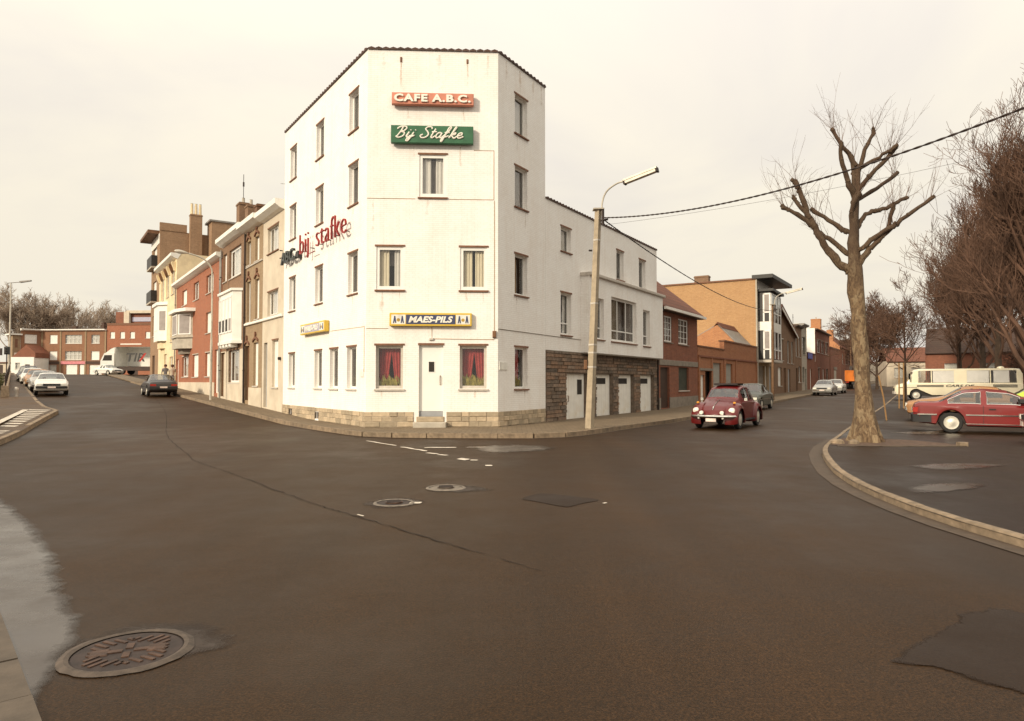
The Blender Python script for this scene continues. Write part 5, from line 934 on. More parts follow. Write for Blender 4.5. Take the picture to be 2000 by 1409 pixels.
# ---------------------------------------------------------------- poles, lamps, cables
def concrete_pole(label,x,y,z,h,lean,scale=1,arm=(.85,-.52),parts=True,mat='pole_concrete'):
    t=thing('lamp_pole',label,'lamp pole',loc=(x,y,z)); M=WM[t.name]; lx,ly=lean; b0,b1=.118*scale,.085*scale; a0=R(231)
    ring=lambda cx,cy,s,zz:[(cx+s*math.cos(a0+math.pi/4+k*math.pi/2)*1.25,cy+s*math.sin(a0+math.pi/4+k*math.pi/2)*1.25,zz) for k in range(4)]
    m=MB(); m.v=ring(0,0,b0,-.2)+ring(lx,ly,b1,h); m.f=[(0,1,5,4),(1,2,6,5),(2,3,7,6),(3,0,4,7),(4,5,6,7)]; part('pole',m,mat,t,M)
    top=Vector((lx,ly,h)); ar=Vector((*arm,0)).normalized(); u=Vector((0,0,1))
    part('cap',MB().box(lx-.16,lx+.16,ly-.16,ly+.16,h,h+.04),'cement',t,M)
    s0=top+ar*.14+u*-.25; P=catmull([s0,s0+u*.45,s0+u*.8+ar*.15,s0+u*1.0+ar*.5,s0+u*1.03+ar*.78],5); part('arm',MB().tube(P,.028,8),'pale_metal',t,M)
    e=P[-1]; d=(ar+u*.22).normalized(); sd=d.cross(u).normalized(); up=sd.cross(d).normalized()
    def bx(l0,l1,w_,z0,z1): m=MB(); m.v=[tuple(e+d*l+sd*s*w_+up*zz) for zz in (z0,z1) for l,s in ((l0,-1),(l1,-1),(l1,1),(l0,1))]; m.f=[(0,3,2,1),(4,5,6,7),(0,1,5,4),(1,2,6,5),(2,3,7,6),(3,0,4,7)]; return m
    L=1.0
    lh=part('lamp_housing',bx(-.05,L+.05,.1,.0,.05),'pale_metal',t,M); part('lamp_lens',bx(0,L,.085,-.085,-.004),'lamp_lens',lh,M); part('lamp_end',bx(-.06,-.005,.095,-.1,.045),'iron_dark',lh,M); part('lamp_end',bx(L+.005,L+.06,.095,-.1,.045),'iron_dark',lh,M)
    part('insulator',MB().tube([top+ar*.1+u*-.35,top+ar*.33+u*-.33],.035,6).tube([top+ar*.16+u*-.5,top+ar*.16+u*.05],.05,6),'iron_dark',t,M)
    if parts:
        for zz in (1.9,2.35,2.6,3.9,5.9,): f=zz/h; part('band',MB().add(ring(lx*f,ly*f,b0+(b1-b0)*f+.008,zz)+ring(lx*f,ly*f,b0+(b1-b0)*f+.008,zz+.05),[(0,1,5,4),(1,2,6,5),(2,3,7,6),(3,0,4,7)]),'sill_grey',t,M)
        part('fuse_box',MB().bbox(lx*.27-.24,lx*.27-.14,-.08,.08,1.85,2.15,.02),'wood_brown',t,M); part('step_bolt',MB().tube([(lx*.8-.13,0,5.6),(lx*.8-.24,0,5.6)],.03,6),'iron_dark',t,M)
    return t
concrete_pole('leaning concrete lamp pole with tube lamp beside the garage annex',2.42,21.37,.13,6.88,(.30,-.02))
p=pt(FR,31,2.6); concrete_pole('second concrete lamp pole down the right street',p.x,p.y,gz(p.x,p.y)+.13,6.6,(.05,0),.75,parts=False,mat='pole_wood')
p=pt(FR,88,2.3); concrete_pole('distant third lamp pole down the right street',p.x,p.y,gz(p.x,p.y)+.13,7.4,(.0,0),.8,parts=False,mat='pole_wood')
def cable(name,label,f,n,rad,turn=.35):
    P=[Vector(f(i/n)) for i in range(n+1)]; m=MB(); tot=0
    for s in (0,math.pi):
        Q=[]; l=0
        for i,p in enumerate(P):
            d=(P[min(i+1,n)]-P[max(i-1,0)]).normalized(); sx=d.cross(Vector((0,0,1))).normalized(); sy=sx.cross(d); l+=(p-P[i-1]).length if i else 0; a=2*math.pi*l/turn+s
            Q.append(p+(sx*math.cos(a)+sy*math.sin(a))*rad*.75)
        m.tube(Q,rad,5)
    single(name,m.mesh(name,True),'cable',label,'cable')
S0=Vector((2.86,21.2,6.73)); S1=Vector((8.27,11,0)); S1y=S1
cable('twisted_cable','thick twisted cable rising from the lamp pole to the upper right corner',lambda t:(S0.x+(S1.x-S0.x)*t*1.75,S0.y+(S1.y-S0.y)*t*1.75,6.73-2.4*(t*1.75)+1.70*(t*1.75)**2),360,.0135,.42)
E2=pt(FR,39,1.05,7.3)
cable('twisted_cable','twisted cable sagging from the lamp pole to the ochre house bay',lambda t:(S0.x+(E2.x-S0.x)*t,S0.y+(E2.y-S0.y)*t,6.68+(7.3-6.68)*t-2.6*t*(1-t)),200,.016,.5)
single('thin_wire',MB().tube([(S0.x+(18-S0.x)*t,21.2+(14-21.2)*t,6.5+1.9*t-1.6*t*(1-t)) for t in [i/24 for i in range(25)]],.004,4),'cable','thin overhead wire running right from the lamp pole below the thick cable','wire')
# curved lamp on the left street, and the tall lamp at the far left
q=pt(FL,-19.5,.9); t=thing('street_lamp','slim street lamp with curved neck in front of the brown and red houses','street lamp',loc=(q.x,q.y,gz(q.x,q.y)+.13)); M=WM[t.name]
nn=Vector((-.822,-.569,0)); P=catmull([(0,0,0),(0,0,3),(0,0,6.6),Vector((0,0,7.3))+nn*.08,Vector((0,0,7.75))+nn*.5,Vector((0,0,7.95))+nn*1.2],6); part('pole',MB().tube(P,[.07]*7+[.045]*(len(P)-7),8).mesh('pole',True),'pale_metal',t,M)
m=MB(); e=P[-1]; pr=[(0,.02),(.12,.06),(.3,.1),(.5,.11),(.66,.07),(.72,.01)]
m.tube([e+nn*a+Vector((0,0,.1*a)) for a,_ in pr],[b for _,b in pr],8); part('lamp_head',m.mesh('lamp_head',True),'pale_metal',t,M)
X,Y=-65.0,88; t=thing('street_lamp','tall slim street lamp with flat head at the far left edge','street lamp',loc=(X,Y,gz(X,Y))); M=WM[t.name]
part('pole',MB().tube([(0,0,0),(0,0,11.8)],[.13,.07],8),'pale_metal',t,M); part('arm',MB().tube([(-.5,0,11.8),(1.3,0,11.95)],.05,6),'lead_grey',t,M); part('lamp_head',MB().add([(1.2,-.2,11.85),(2.6,-.15,12.05),(2.6,.15,12.05),(1.2,.2,11.85),(1.2,-.2,12.05),(2.6,-.12,12.2),(2.6,.12,12.2),(1.2,.2,12.05)],[(0,3,2,1),(4,5,6,7),(0,1,5,4),(1,2,6,5),(2,3,7,6),(3,0,4,7)]),'lead_grey',t,M)
X,Y=-64.6,87; t=thing('traffic_light','small dark traffic light beside the tall lamp at the far left','traffic light',loc=(X,Y,gz(X,Y))); M=WM[t.name]
part('post',MB().tube([(0,0,0),(0,0,3.6)],.06,6),'iron_dark',t,M); part('housing',MB().bbox(-.25,.25,-.2,.2,2.5,3.5,.04),'black_metal',t,M); part('backboard',MB().box(-1.0,-.6,-.05,.05,2.4,3.3),'iron_dark',t,M)
for i in range(3): part('lamp_visor',MB().tube([(0,-.2,2.66+.3*i),(0,-.36,2.66+.3*i)],.1,8),'iron_dark',t,M)
# parapet, post and bollard on the left pavement
Xp,Yp=-27.3,36.7; zz=gz(Xp,Yp)+.14
t=thing('parapet_wall','low concrete parapet with rail along the left pavement','wall',loc=(Xp,Yp,zz)); M=Matrix.Translation((Xp,Yp,zz)) @ Matrix.Rotation(math.atan2(DL.y,DL.x)+R(1.5),4,'Z') @ Matrix.Rotation(-math.atan(.0315),4,'Y')
part('end_post',MB().add([(-.2,-.2,0),(.2,-.2,0),(.2,.2,0),(-.2,.2,0),(-.16,-.16,.6),(.16,-.16,.6),(.16,.16,.6),(-.16,.16,.6)],[(0,3,2,1),(4,5,6,7),(0,1,5,4),(1,2,6,5),(2,3,7,6),(3,0,4,7)]),'kerb_concrete',t,M); part('coping',MB().box(.3,48,-.12,.12,.0,.5),'kerb_concrete',t,M)
for i in range(9): part('rail_post',MB().tube([(2+5*i,0,.4),(2+5*i,0,1.2)],.04,6),'iron_dark',t,M)
part('rail',MB().tube([(.2,0,1.15),(45,0,1.15)],.03,6),'iron_dark',t,M)
Xb,Yb=-26.9,37.0; single('bollard',MB().lathe([(.09,0),(.08,.3),(.1,.33),(.1,.45),(.06,.52),(0,.53)],12,c=(0,0,0)),'sill_grey','small white-topped bollard beside the parapet on the left pavement','bollard',loc=(Xb,Yb,gz(Xb,Yb)+.14),smooth=True)
r=random.Random(8); m=MB()
for i in range(2600):
    a=r.uniform(0,14); c=Vector((-28.6,37.6,0))+Vector((DL.x,DL.y,0))*a+Vector((-.82,-.57,0))*r.uniform(0,2.2); c.z=gz(c.x,c.y)+r.uniform(.1,1.1); u=rv(r).normalized()*.09; v_=rv(r).normalized()*.09; m.add([c-u,c+v_,c+u,c-v_],[(0,1,2,3)])
o=single('hedge',m.mesh('hedge',False,False),'hedge_leaf','low yellowish hedge behind the parapet at the left edge','hedge')
# ---------------------------------------------------------------- vehicles (x forward, y left, z up, origin on the ground)
def lerp_keys(keys,n,sm=1):
    out=[]
    for a,b in zip(keys,keys[1:]):
        for k in range(n): out.append([x+(y-x)*k/n for x,y in zip(a,b)])
    out.append(list(keys[-1]))
    for _ in range(sm): out=[out[0]]+[[out[i][0]]+[(out[i-1][c]+2*out[i][c]+out[i+1][c])/4 for c in range(1,6)] for i in range(1,len(out)-1)]+[out[-1]]
    return out
def section(st,arches,R_):
    x,zb,zt,zr,wb,wt=st; wc=wb*.925
    for xw in arches:
        if abs(x-xw)<R_: zb=max(zb,math.sqrt(R_*R_-(x-xw)**2)+R_*.88)
    hh=zr-zt; z2=max(zb+.02,zb+.5*(zt-zb))
    h=[(wb*.9,zb),(wb*.985,zb+.04),(wb,z2),(wb*.985,max(z2+.01,zt-.05)),(wc,zt),(wc+(wt-wc)*.5,zt+hh*.47),(wt,zr-.09*hh-.012),(wt*.72,zr-.006),(0,zr+.012)]
    return [( x,-a,b) for a,b in h]+[(x,a,b) for a,b in h[:-1][::-1]]
SETS={'top':(6,7,8,9),'right':(4,5),'left':(10,11)}
def vehicle(name,label,cat,x,y,heading,keys,paint,wins,wheels,n=4,glass='car_glass',wr=.30,tyre=.17,rim='hub',group=None,z=None,seats=True,wide=None,sm=1,pitch=0,wmat=None,trim=None):
    z=gz(x,y) if z is None else z; t=thing(name,label,cat,loc=(x,y,z),rz=heading,group=group); M=WM[t.name]; M=M @ Matrix.Rotation(pitch,4,'Y')
    st=lerp_keys(keys,n,sm); bm=bmesh.new(); rows=[[bm.verts.new(p) for p in section(s,[w[0] for w in wheels],wr*1.16)] for s in st]; tagf={}
    for i in range(len(rows)-1):
        for j in range(16): tagf[bm.faces.new((rows[i][j],rows[i][j+1],rows[i+1][j+1],rows[i+1][j]))]=((st[i][0]+st[i+1][0])/2,j)
    for i in range(len(rows)-1): bm.faces.new((rows[i][0],rows[i+1][0],rows[i+1][16],rows[i][16]))
    bm.faces.new(rows[0]); bm.faces.new(rows[-1][::-1]); bmesh.ops.recalc_face_normals(bm,faces=bm.faces[:])
    panes=[]
    for wname,kind,xa,xb in wins:
        sel=[f for f,(fx,j) in tagf.items() if f.is_valid and xa<=fx<=xb and j in SETS[kind]]
        if not sel: continue
        bmesh.ops.inset_region(bm,faces=sel,thickness=.035 if kind!='top' else .03,use_even_offset=False,use_boundary=True)
        pm=MB(); idx={}
        for f in sel:
            q=[]
            for v in f.verts:
                if v not in idx: idx[v]=len(pm.v); pm.v.append(tuple(v.co-v.normal*.004))
                q.append(idx[v])
            pm.f.append(tuple(q))
        panes.append((wname,pm)); 
        for f in sel: tagf.pop(f,None)
        bmesh.ops.delete(bm,geom=sel,context='FACES')
    me=bpy.data.meshes.new('body'); bm.to_mesh(me); bm.free(); smooth_mesh(me,32)
    body=part('body',me,paint,t,M)
    for wn,pm in panes:
        po=part(wn,pm.mesh(wn,True),(wmat or {}).get(wn,glass),t,M)
        if trim and wn=='side_window':
            cnt={}
            for f in pm.f:
                for a,b in zip(f,f[1:]+f[:1]): cnt.setdefault(frozenset((a,b)),[]).append((a,b))
            tm=MB()
            for k,v in cnt.items():
                if len(v)==1: tm.tube([pm.v[v[0][0]],pm.v[v[0][1]]],.013,4,False)
            part('window_trim',tm,trim,po,M)
    for xw,yw in wheels:
        for sgn in (-1,1):
            W=M @ Matrix.Translation((xw,sgn*yw,wr)) @ Matrix.Rotation(0 if sgn<0 else math.pi,4,'Z')
            wm=cached(('tyre',wr,tyre),lambda:MB().lathe([(wr*.62,-tyre*.5),(wr*.9,-tyre*.52),(wr*.99,-tyre*.38),(wr,0),(wr*.99,tyre*.38),(wr*.9,tyre*.52),(wr*.62,tyre*.5)],24,'y').mesh('wheel',True))
            wo=part('wheel',wm,'rubber',t,W)
            rm=cached(('rim',wr,tyre),lambda:MB().lathe([(wr*.66,-tyre*.5),(wr*.63,-tyre*.56),(wr*.52,-tyre*.54),(wr*.3,-tyre*.56),(wr*.2,-tyre*.62),(0,-tyre*.62)],20,'y').mesh('rim',True)); part('rim',rm,rim,wo,W)
    if seats:
        wb=max(k[4] for k in keys); xs=[k[0] for k in keys]; zt=sum(k[2] for k in keys)/len(keys); cx=[w for w in wins if w[1]!='top']; xa=min([w[2] for w in cx] or [-1]); xb=max([w[3] for w in cx] or [1])
        part('interior',MB().box(xa-.3,xb+.25,-wb*.82,wb*.82,.3,zt-.18),'interior',t,M)
        for sx in ((xb-.75,xa+.35) if xb-xa<3 else (xb-.5,)):
            for sy in (-.36,.36): part('seat',MB().bbox(-.22,.22,-.08,.08,0,.46,.05).box(-.09,.09,-.06,.06,.46,.58).mesh('seat'),'seat_tan',t,M @ Matrix.Translation((sx,sy,zt-.28)) @ Matrix.Rotation(R(90),4,'Z') @ Matrix.Rotation(R(-12),4,'X'))
    return t,M
def lampbox(t,M,name,mat,x0,x1,y0,y1,z0,z1): part(name,MB().box(x0,x1,y0,y1,z0,z1),mat,t,M)
def bumper(t,M,x,w_,z,h,mat,d=.1,name='bumper'):
    s=1 if x>0 else -1; part(name,MB().prism([(x-s*.25,-w_-.02),(x-s*.25,-w_+.04),(x-s*d,-w_+.06),(x-s*d,w_-.06),(x-s*.25,w_-.04),(x-s*.25,w_+.02),(x-s*.02,w_-.04),(x+s*.02,w_*.5),(x+s*.02,-w_*.5),(x-s*.02,-w_+.04)],z,z+h,'z'),mat,t,M)
def saloon(label,x,y,heading,paint,L=4.2,h=1.38,w_=.82,group=None,hatch=False,front=True,chrome=True,z=None,boxy=1,detail=True):
    a=L/2; b=.86
    keys=[(a-.02,.38,.62,.66,w_*.9,w_*.8),(a-.1,.28,.68,.74,w_*.96,w_*.84),(a-.6,.24,.76,.84,w_*.99,w_*.86),(a-1.25,.22,b,b+.07,w_,w_*.86),(a-1.85,.22,b+.02,h-.03,w_,w_*.68),(-.1,.22,b+.02,h,w_,w_*.69)]
    if hatch: keys+=[(-a+1.0,.22,b+.02,h-.05,w_,w_*.68),(-a+.35,.25,b,b+.12,w_*.98,w_*.8),(-a+.06,.35,b-.06,b-.0,w_*.93,w_*.8),(-a,.42,.7,.74,w_*.9,w_*.78)]; rw=(-a+.35,-a+1.0); sw=(-a+.75,-.05)
    else: keys+=[(-a+1.55,.22,b+.02,h-.04,w_,w_*.67),(-a+.95,.24,b+.01,b+.1,w_,w_*.84),(-a+.3,.28,b-.01,b+.06,w_*.98,w_*.84),(-a+.05,.36,b-.05,b,w_*.94,w_*.82),(-a,.42,.72,.76,w_*.92,w_*.8)]; rw=(-a+.95,-a+1.55); sw=(-a+1.35,-.05)
    xa=a-1.85
    wins=[('windshield','top',xa,a-1.25),('rear_window','top',*rw)]+[('side_window',s,u,v) for s in ('left','right') for u,v in ((sw[0],sw[1]-.05),(sw[1]+.05,xa+.25))]
    t,M=vehicle('parked_car',label,'car',x,y,heading,keys,paint,wins,[(a-.8,w_-.1),(-a+.85,w_-.1)],group=group,z=z)
    if detail:
        bm='chrome' if chrome else 'bumper_black'
        bumper(t,M,a+.02,w_*.95,.4,.13,bm); bumper(t,M,-a-.02,w_*.95,.42,.13,bm)
        part('grille',MB().box(a-.05,a+.004,-w_*.5,w_*.5,.56,.68),'bumper_black',t,M)
        for s in (-1,1):
            part('headlight',MB().box(a-.06,a+.008,s*w_*.72-.12,s*w_*.72+.12,.56,.68),'lamp_glass',t,M); part('tail_light',MB().box(-a-.008,-a+.05,s*w_*.68-.16,s*w_*.68+.16,.62,.74),'lamp_red',t,M)
            part('side_trim',MB().box(-a+.35,a-.4,s*(w_+.004)-.008,s*(w_+.004)+.008,.56,.6),'chrome' if chrome else 'bumper_black',t,M)
        part('number_plate',MB().box(a+.0,a+.045,-.2,.2,.42,.52),'plate',t,M); part('number_plate',MB().box(-a-.05,-a,-.2,.2,.5,.6),'plate',t,M)
    return t,M
hd=lambda d:math.atan2(d[1],d[0])
LZ=.087
def red_coupe():
    x,y=14.38,20.2; w_=.84
    keys=[(2.13,.4,.56,.6,.72,.6),(2.02,.26,.62,.67,.79,.68),(1.4,.21,.72,.79,.83,.73),(.95,.2,.79,.85,.84,.74),(.25,.2,.82,1.24,.84,.6),(-.35,.2,.83,1.29,.84,.6),(-.9,.2,.84,1.25,.84,.6),(-1.5,.22,.84,.90,.83,.72),(-2.0,.28,.85,.90,.81,.7),(-2.12,.36,.8,.85,.77,.66),(-2.16,.42,.7,.74,.75,.64)]
    t,M=vehicle('red_coupe','red two-door coupe with pale wheel rims parked side-on beside the plane tree','car',x,y,R(-30),keys,'paint_red',[('windshield','top',.2,.9),('rear_window','top',-1.5,-.95),('side_window','right',-1.25,-.42),('side_window','right',-.34,.52),('side_window','left',-1.25,-.42),('side_window','left',-.34,.52)],[(1.25,.74),(-1.2,.74)],n=6,wr=.30,z=gz(x,y)+LZ,trim='chrome')
    for s in (-1,1):
        part('side_trim',MB().box(-2.05,-1.56,s*.85-.012,s*.85+.012,.52,.555).box(-.84,.88,s*.85-.012,s*.85+.012,.52,.555),'chrome',t,M); part('sill_strip',MB().box(-.85,.9,s*.835-.012,s*.835+.012,.27,.29),'chrome',t,M)
        part('door_handle',MB().box(-.28,-.12,s*.842-.02,s*.842+.02,.70,.73),'bumper_black',t,M); part('mirror',MB().bbox(-.12,.12,-.07,.07,-.05,.09,.03),'bumper_black',t,M @ Matrix.Translation((.52,s*.86,.93)))
        part('tail_light',MB().box(-2.17,-1.98,s*.66-.13,s*.66+.13,.6,.74),'lamp_red',t,M); part('door_seam',MB().box(-.42,-.41,s*.838-.006,s*.838+.006,.28,.82),'bumper_black',t,M); part('door_seam',MB().box(.88,.89,s*.835-.006,s*.835+.006,.28,.8),'bumper_black',t,M)
    part('bumper',MB().prism([(-2.22,-.6),(-2.18,-.78),(-1.7,-.845),(-1.7,-.8),(-2.1,-.7),(-2.1,.7),(-1.7,.8),(-1.7,.845),(-2.18,.78),(-2.22,.6)],.3,.53,'z'),'bumper_black',t,M); bumper(t,M,2.16,.78,.36,.2,'bumper_black')
red_coupe()
saloon('tan brown saloon with chrome trim parked behind the red coupe',17.6,26.0,R(150),'paint_tan',4.5,1.34,.84,z=gz(17.6,26.0)+LZ)
saloon('lime green hatchback half out of frame behind the red coupe',21.3,26.2,R(-30),'paint_lime',4.0,1.46,.8,hatch=True,chrome=False,z=gz(21.3,26.2)+LZ)
saloon('red car of which only the nose shows at the right edge',14.55,15.85,R(150),'paint_red',4.3,1.3,.82,chrome=True,z=gz(14.55,15.85)+LZ)
def minibus():
    x,y=30.0,46.2; w_=1.0; h=2.12
    keys=[(3.6,.5,.78,.86,.86,.7),(3.5,.36,.92,1.02,.94,.8),(3.1,.32,1.02,1.14,.98,.86),(2.85,.32,1.1,1.25,1.0,.88),(2.45,.32,1.15,h-.08,1.0,.86),(2.1,.32,1.15,h,1.0,.86),(-3.2,.34,1.15,h+.02,1.0,.86),(-3.5,.36,1.15,h-.02,.99,.85),(-3.62,.45,1.1,h-.25,.97,.84)]
    t,M=vehicle('minibus','cream minibus lettered CARS along its side parked across the car park','minibus',x,y,R(155),keys,'paint_cream',[('windshield','top',2.5,2.85)]+[('side_window',s,a,b) for s in ('left','right') for a,b in ((1.55,2.25),(-.15,1.4),(-1.85,-.3),(-3.3,-2.0))],[(2.35,.86),(-2.2,.86)],n=8,wr=.34,z=gz(x,y)+LZ,glass='glass',wide=True,sm=1)
    for s in (-1,1):
        for a,b in ((-.1,1.35),(-1.8,-.35),(-2.9,-2.05)): part('curtain',cached(('buscur',a,s),lambda:MB().add([(a,s*.895,1.2),(b,s*.895,1.2),(b,s*.83,2.0),(a,s*.83,2.0)],[(0,1,2,3)]).mesh('curtain')),'curtain_net',t,M)
        part('stripe',MB().box(.75,2.3,s*1.0-.006,s*1.0+.008,.98,1.03).box(.75,2.3,s*1.0-.006,s*1.0+.008,.90,.95),'black_metal',t,M); part('stripe',MB().box(-3.3,-2.0,s*1.0-.006,s*1.0+.008,1.0,1.07).box(-3.3,-2.0,s*1.0-.006,s*1.0+.008,.89,.96),'black_metal',t,M); part('waist_line',MB().box(2.3,3.4,s*.985-.02,s*.985+.02,.84,.87),'black_metal',t,M)
        part('headlight',MB().lathe([(0,.02),(.12,.02),(.12,-.05)],12,'x',(3.58,s*.62,.72)),'lamp_glass',t,M); part('mirror',MB().bbox(-.04,.04,-.1,.1,-.2,.2,.02),'bumper_black',t,M @ Matrix.Translation((2.75,s*1.2,1.6)))
    part('lettering',fit(text_mesh('CARS DE',.3,.004,.008,shear=.3),1.6,.16),'black_metal',t,M @ Matrix.Translation((.62,1.004,.90)) @ Matrix.Rotation(math.pi,4,'Z'))
    bumper(t,M,3.66,.92,.42,.16,'sill_grey'); part('roof_vent',MB().lathe([(.22,0),(.2,.1),(.08,.16),(0,.16)],12,c=(-2.6,0,h)),'paint_cream',t,M); part('grille',MB().box(3.55,3.62,-.4,.4,.62,.8),'bumper_black',t,M)
minibus()
def beetle():
    x,y=7.72,24.35; hdg=hd((-.55,-.835)); 
    keys=[(1.93,.42,.5,.52,.2,.15),(1.84,.36,.58,.63,.36,.28),(1.62,.32,.70,.78,.50,.40),(1.25,.3,.80,.90,.58,.48),(.92,.28,.87,.97,.64,.54),(.72,.28,.90,1.02,.67,.56),(.38,.28,.93,1.38,.69,.5),(.0,.28,.93,1.47,.70,.52),(-.5,.28,.93,1.46,.70,.52),(-.9,.28,.92,1.36,.69,.5),(-1.25,.3,.88,1.17,.66,.47),(-1.6,.34,.78,.93,.58,.42),(-1.85,.4,.66,.72,.44,.32),(-1.98,.46,.54,.57,.26,.2)]
    t,M=vehicle('rounded_car','dark red rounded small car with black sunroof driving out of the right street','car',x,y,hdg,keys,'paint_maroon',[('windshield','top',.4,.72),('rear_window','top',-1.35,-1.0),('side_window','right',-.32,.42),('side_window','left',-.32,.42),('side_window','right',-1.0,-.42),('side_window','left',-1.0,-.42)],[],n=5,z=0,sm=2)
    wr=.32
    for xw in (1.2,-1.2):
        for s in (-1,1):
            W=M @ Matrix.Translation((xw,s*.66,wr)) @ Matrix.Rotation(0 if s<0 else math.pi,4,'Z')
            wo=part('wheel',cached(('tyre',wr,.15),lambda:MB().lathe([(wr*.62,-.075),(wr*.9,-.08),(wr*.99,-.06),(wr,0),(wr*.99,.06),(wr*.9,.08),(wr*.62,.075)],24,'y').mesh('wheel',True)),'rubber',t,W); part('rim',cached(('rim',wr,.15),lambda:MB().lathe([(wr*.64,-.078),(wr*.5,-.082),(wr*.3,-.1),(0,-.11)],20,'y').mesh('rim',True)),'hub',wo,W)
            m=MB(); n=18; fr=xw>0
            for i in range(n+1):
                a=R(-18)+(R(216))*i/n; ca,sa=math.cos(a),math.sin(a); k=1.0 if not fr else 1+.12*max(0,ca)
                for rr,yy in ((.36,.79),(.40,.80),(.46,.775),(.53,.70),(.565,.58),(.56,.40)): m.v.append((xw+rr*ca*k*1.06,s*yy,wr+.02+rr*sa*.98))
            c=6; m.f=[(i*c+j,i*c+j+1,(i+1)*c+j+1,(i+1)*c+j) for i in range(n) for j in range(c-1)]; part('fender',m.mesh('fender',True),'paint_maroon',t,M)
    for s in (-1,1):
        part('running_board',MB().box(-.75,.75,min(s*.6,s*.76),max(s*.6,s*.76),.27,.32),'bumper_black',t,M)
        part('headlight',MB().lathe([(0,.05),(.06,.045),(.10,.02),(.105,-.03),(.11,-.15)],16,'x',(1.74,s*.60,.62)).mesh('headlight',True),'lamp_glass',t,M); part('fog_lamp',MB().lathe([(0,.03),(.06,.02),(.065,-.06)],12,'x',(1.98,s*.34,.56)),'lamp_glass',t,M)
        part('indicator',MB().lathe([(.05,0),(.05,.03),(.02,.06),(0,.06)],10,c=(1.45,s*.62,.86)),'lamp_amber',t,M); part('mirror',MB().bbox(-.05,.05,-.06,.06,-.04,.05,.02),'chrome',t,M @ Matrix.Translation((.55,s*.76,.98)))
        part('bumper_guard',MB().box(2.0,2.08,s*.4-.03,s*.4+.03,.36,.52),'chrome',t,M); part('tail_light',MB().lathe([(0,-.04),(.07,-.03),(.08,.05)],10,'x',(-1.62,s*.66,.62)),'lamp_red',t,M)
    P=catmull([(1.72,-.72,.44),(1.98,-.6,.44),(2.06,-.3,.44),(2.07,0,.44),(2.06,.3,.44),(1.98,.6,.44),(1.72,.72,.44)],4); m=MB()
    m.tube(P,.05,6); part('bumper',m.mesh('bumper',True),'chrome',t,M); P=catmull([(-1.72,-.7,.44),(-2.02,-.5,.44),(-2.08,0,.44),(-2.02,.5,.44),(-1.72,.7,.44)],4); part('bumper',MB().tube(P,.05,6).mesh('bumper',True),'chrome',t,M)
    part('number_plate',MB().box(2.04,2.06,-.17,.17,.27,.38),'plate',t,M); part('hood_trim',MB().tube(catmull([(1.86,0,.645),(1.62,0,.80),(1.25,0,.925),(.95,0,.99)],4),.009,5),'chrome',t,M); part('hood_handle',MB().tube([(1.8,0,.69),(1.72,0,.76)],.02,6),'chrome',t,M)
    part('sunroof',MB().bbox(-.35,.35,-.42,.42,0,.06,.02).mesh('sunroof'),'soft_top',t,M @ Matrix.Translation((-.05,0,1.475))); part('steering_wheel',MB().tube([(.42+.02*math.sin(a),.3+.17*math.cos(a),.98+.17*math.sin(a)) for a in [2*math.pi*k/16 for k in range(17)]],.012,5),'interior',t,M)
    return M
BM=beetle()
q=pt(FR,20.6,3.45); saloon('dark grey-green car waiting behind the rounded red car',q.x,q.y,hd(-DR),'paint_greygreen',4.2,1.42,.82)
q=pt(FR,48.5,3.75); saloon('grey saloon parked nose-on at the kerb of the right street',q.x,q.y,hd(-DR),'paint_silver',4.2,1.38,.82)
q=pt(FR,56.0,3.8); saloon('white saloon parked behind the grey one in the right street',q.x,q.y,hd(-DR),'paint_white',4.2,1.38,.82)
def lorry(label,x,y,heading,bed,cabm):
    t=thing('tipper_truck',label,'truck',loc=(x,y,gz(x,y)),rz=heading); M=WM[t.name]
    part('chassis',MB().box(-3,3,-.45,.45,.55,.85),'bumper_black',t,M); part('bed',MB().add([(-3.1,-1.15,.95),(1.1,-1.15,.95),(1.1,1.15,.95),(-3.1,1.15,.95),(-3.2,-1.2,2.3),(1.1,-1.2,2.3),(1.1,1.2,2.3),(-3.2,1.2,2.3)],[(0,3,2,1),(4,5,6,7),(0,1,5,4),(1,2,6,5),(2,3,7,6),(3,0,4,7)]),bed,t,M)
    for i in range(5): part('bed_rib',MB().box(-2.9+.9*i,-2.8+.9*i,-1.24,1.24,1.0,2.25),bed,t,M)
    part('cab',MB().prism([(1.3,.7),(1.3,2.9),(2.7,2.9),(3.1,1.8),(3.2,.7)],-1.1,1.1,'y'),cabm,t,M); part('cab_rear_window',MB().box(1.28,1.3,-.8,.8,2.3,2.75),'room_dark',t,M); part('windshield',MB().prism([(2.78,2.75),(3.06,1.95),(3.1,1.95),(2.83,2.75)],-.95,.95,'y'),'room_dark',t,M)
    for xw in (2.3,-1.4,-2.4):
        for s in (-1,1): part('wheel',MB().lathe([(.3,-.15),(.48,-.15),(.5,0),(.48,.15),(.3,.15),(.1,.05)],16,'y',(xw,s*.95,.5)),'rubber',t,M)
    for s in (-1,1): part('tail_light',MB().box(-3.25,-3.1,s*.9-.15,s*.9+.15,.75,.9),'lamp_red',t,M)
    part('hazard_board',MB().box(.9,1.2,-.35,.35,3.3,3.9),'sign_white',t,M); part('hazard_post',MB().tube([(1.05,0,2.3),(1.05,0,3.3)],.05,6),'iron_dark',t,M)
q=pt(FR,79,3.9); lorry('truck with bright orange bed seen from behind, partly hidden by the plane trunk',q.x,q.y,hd(DR),'paint_orange','paint_dark')
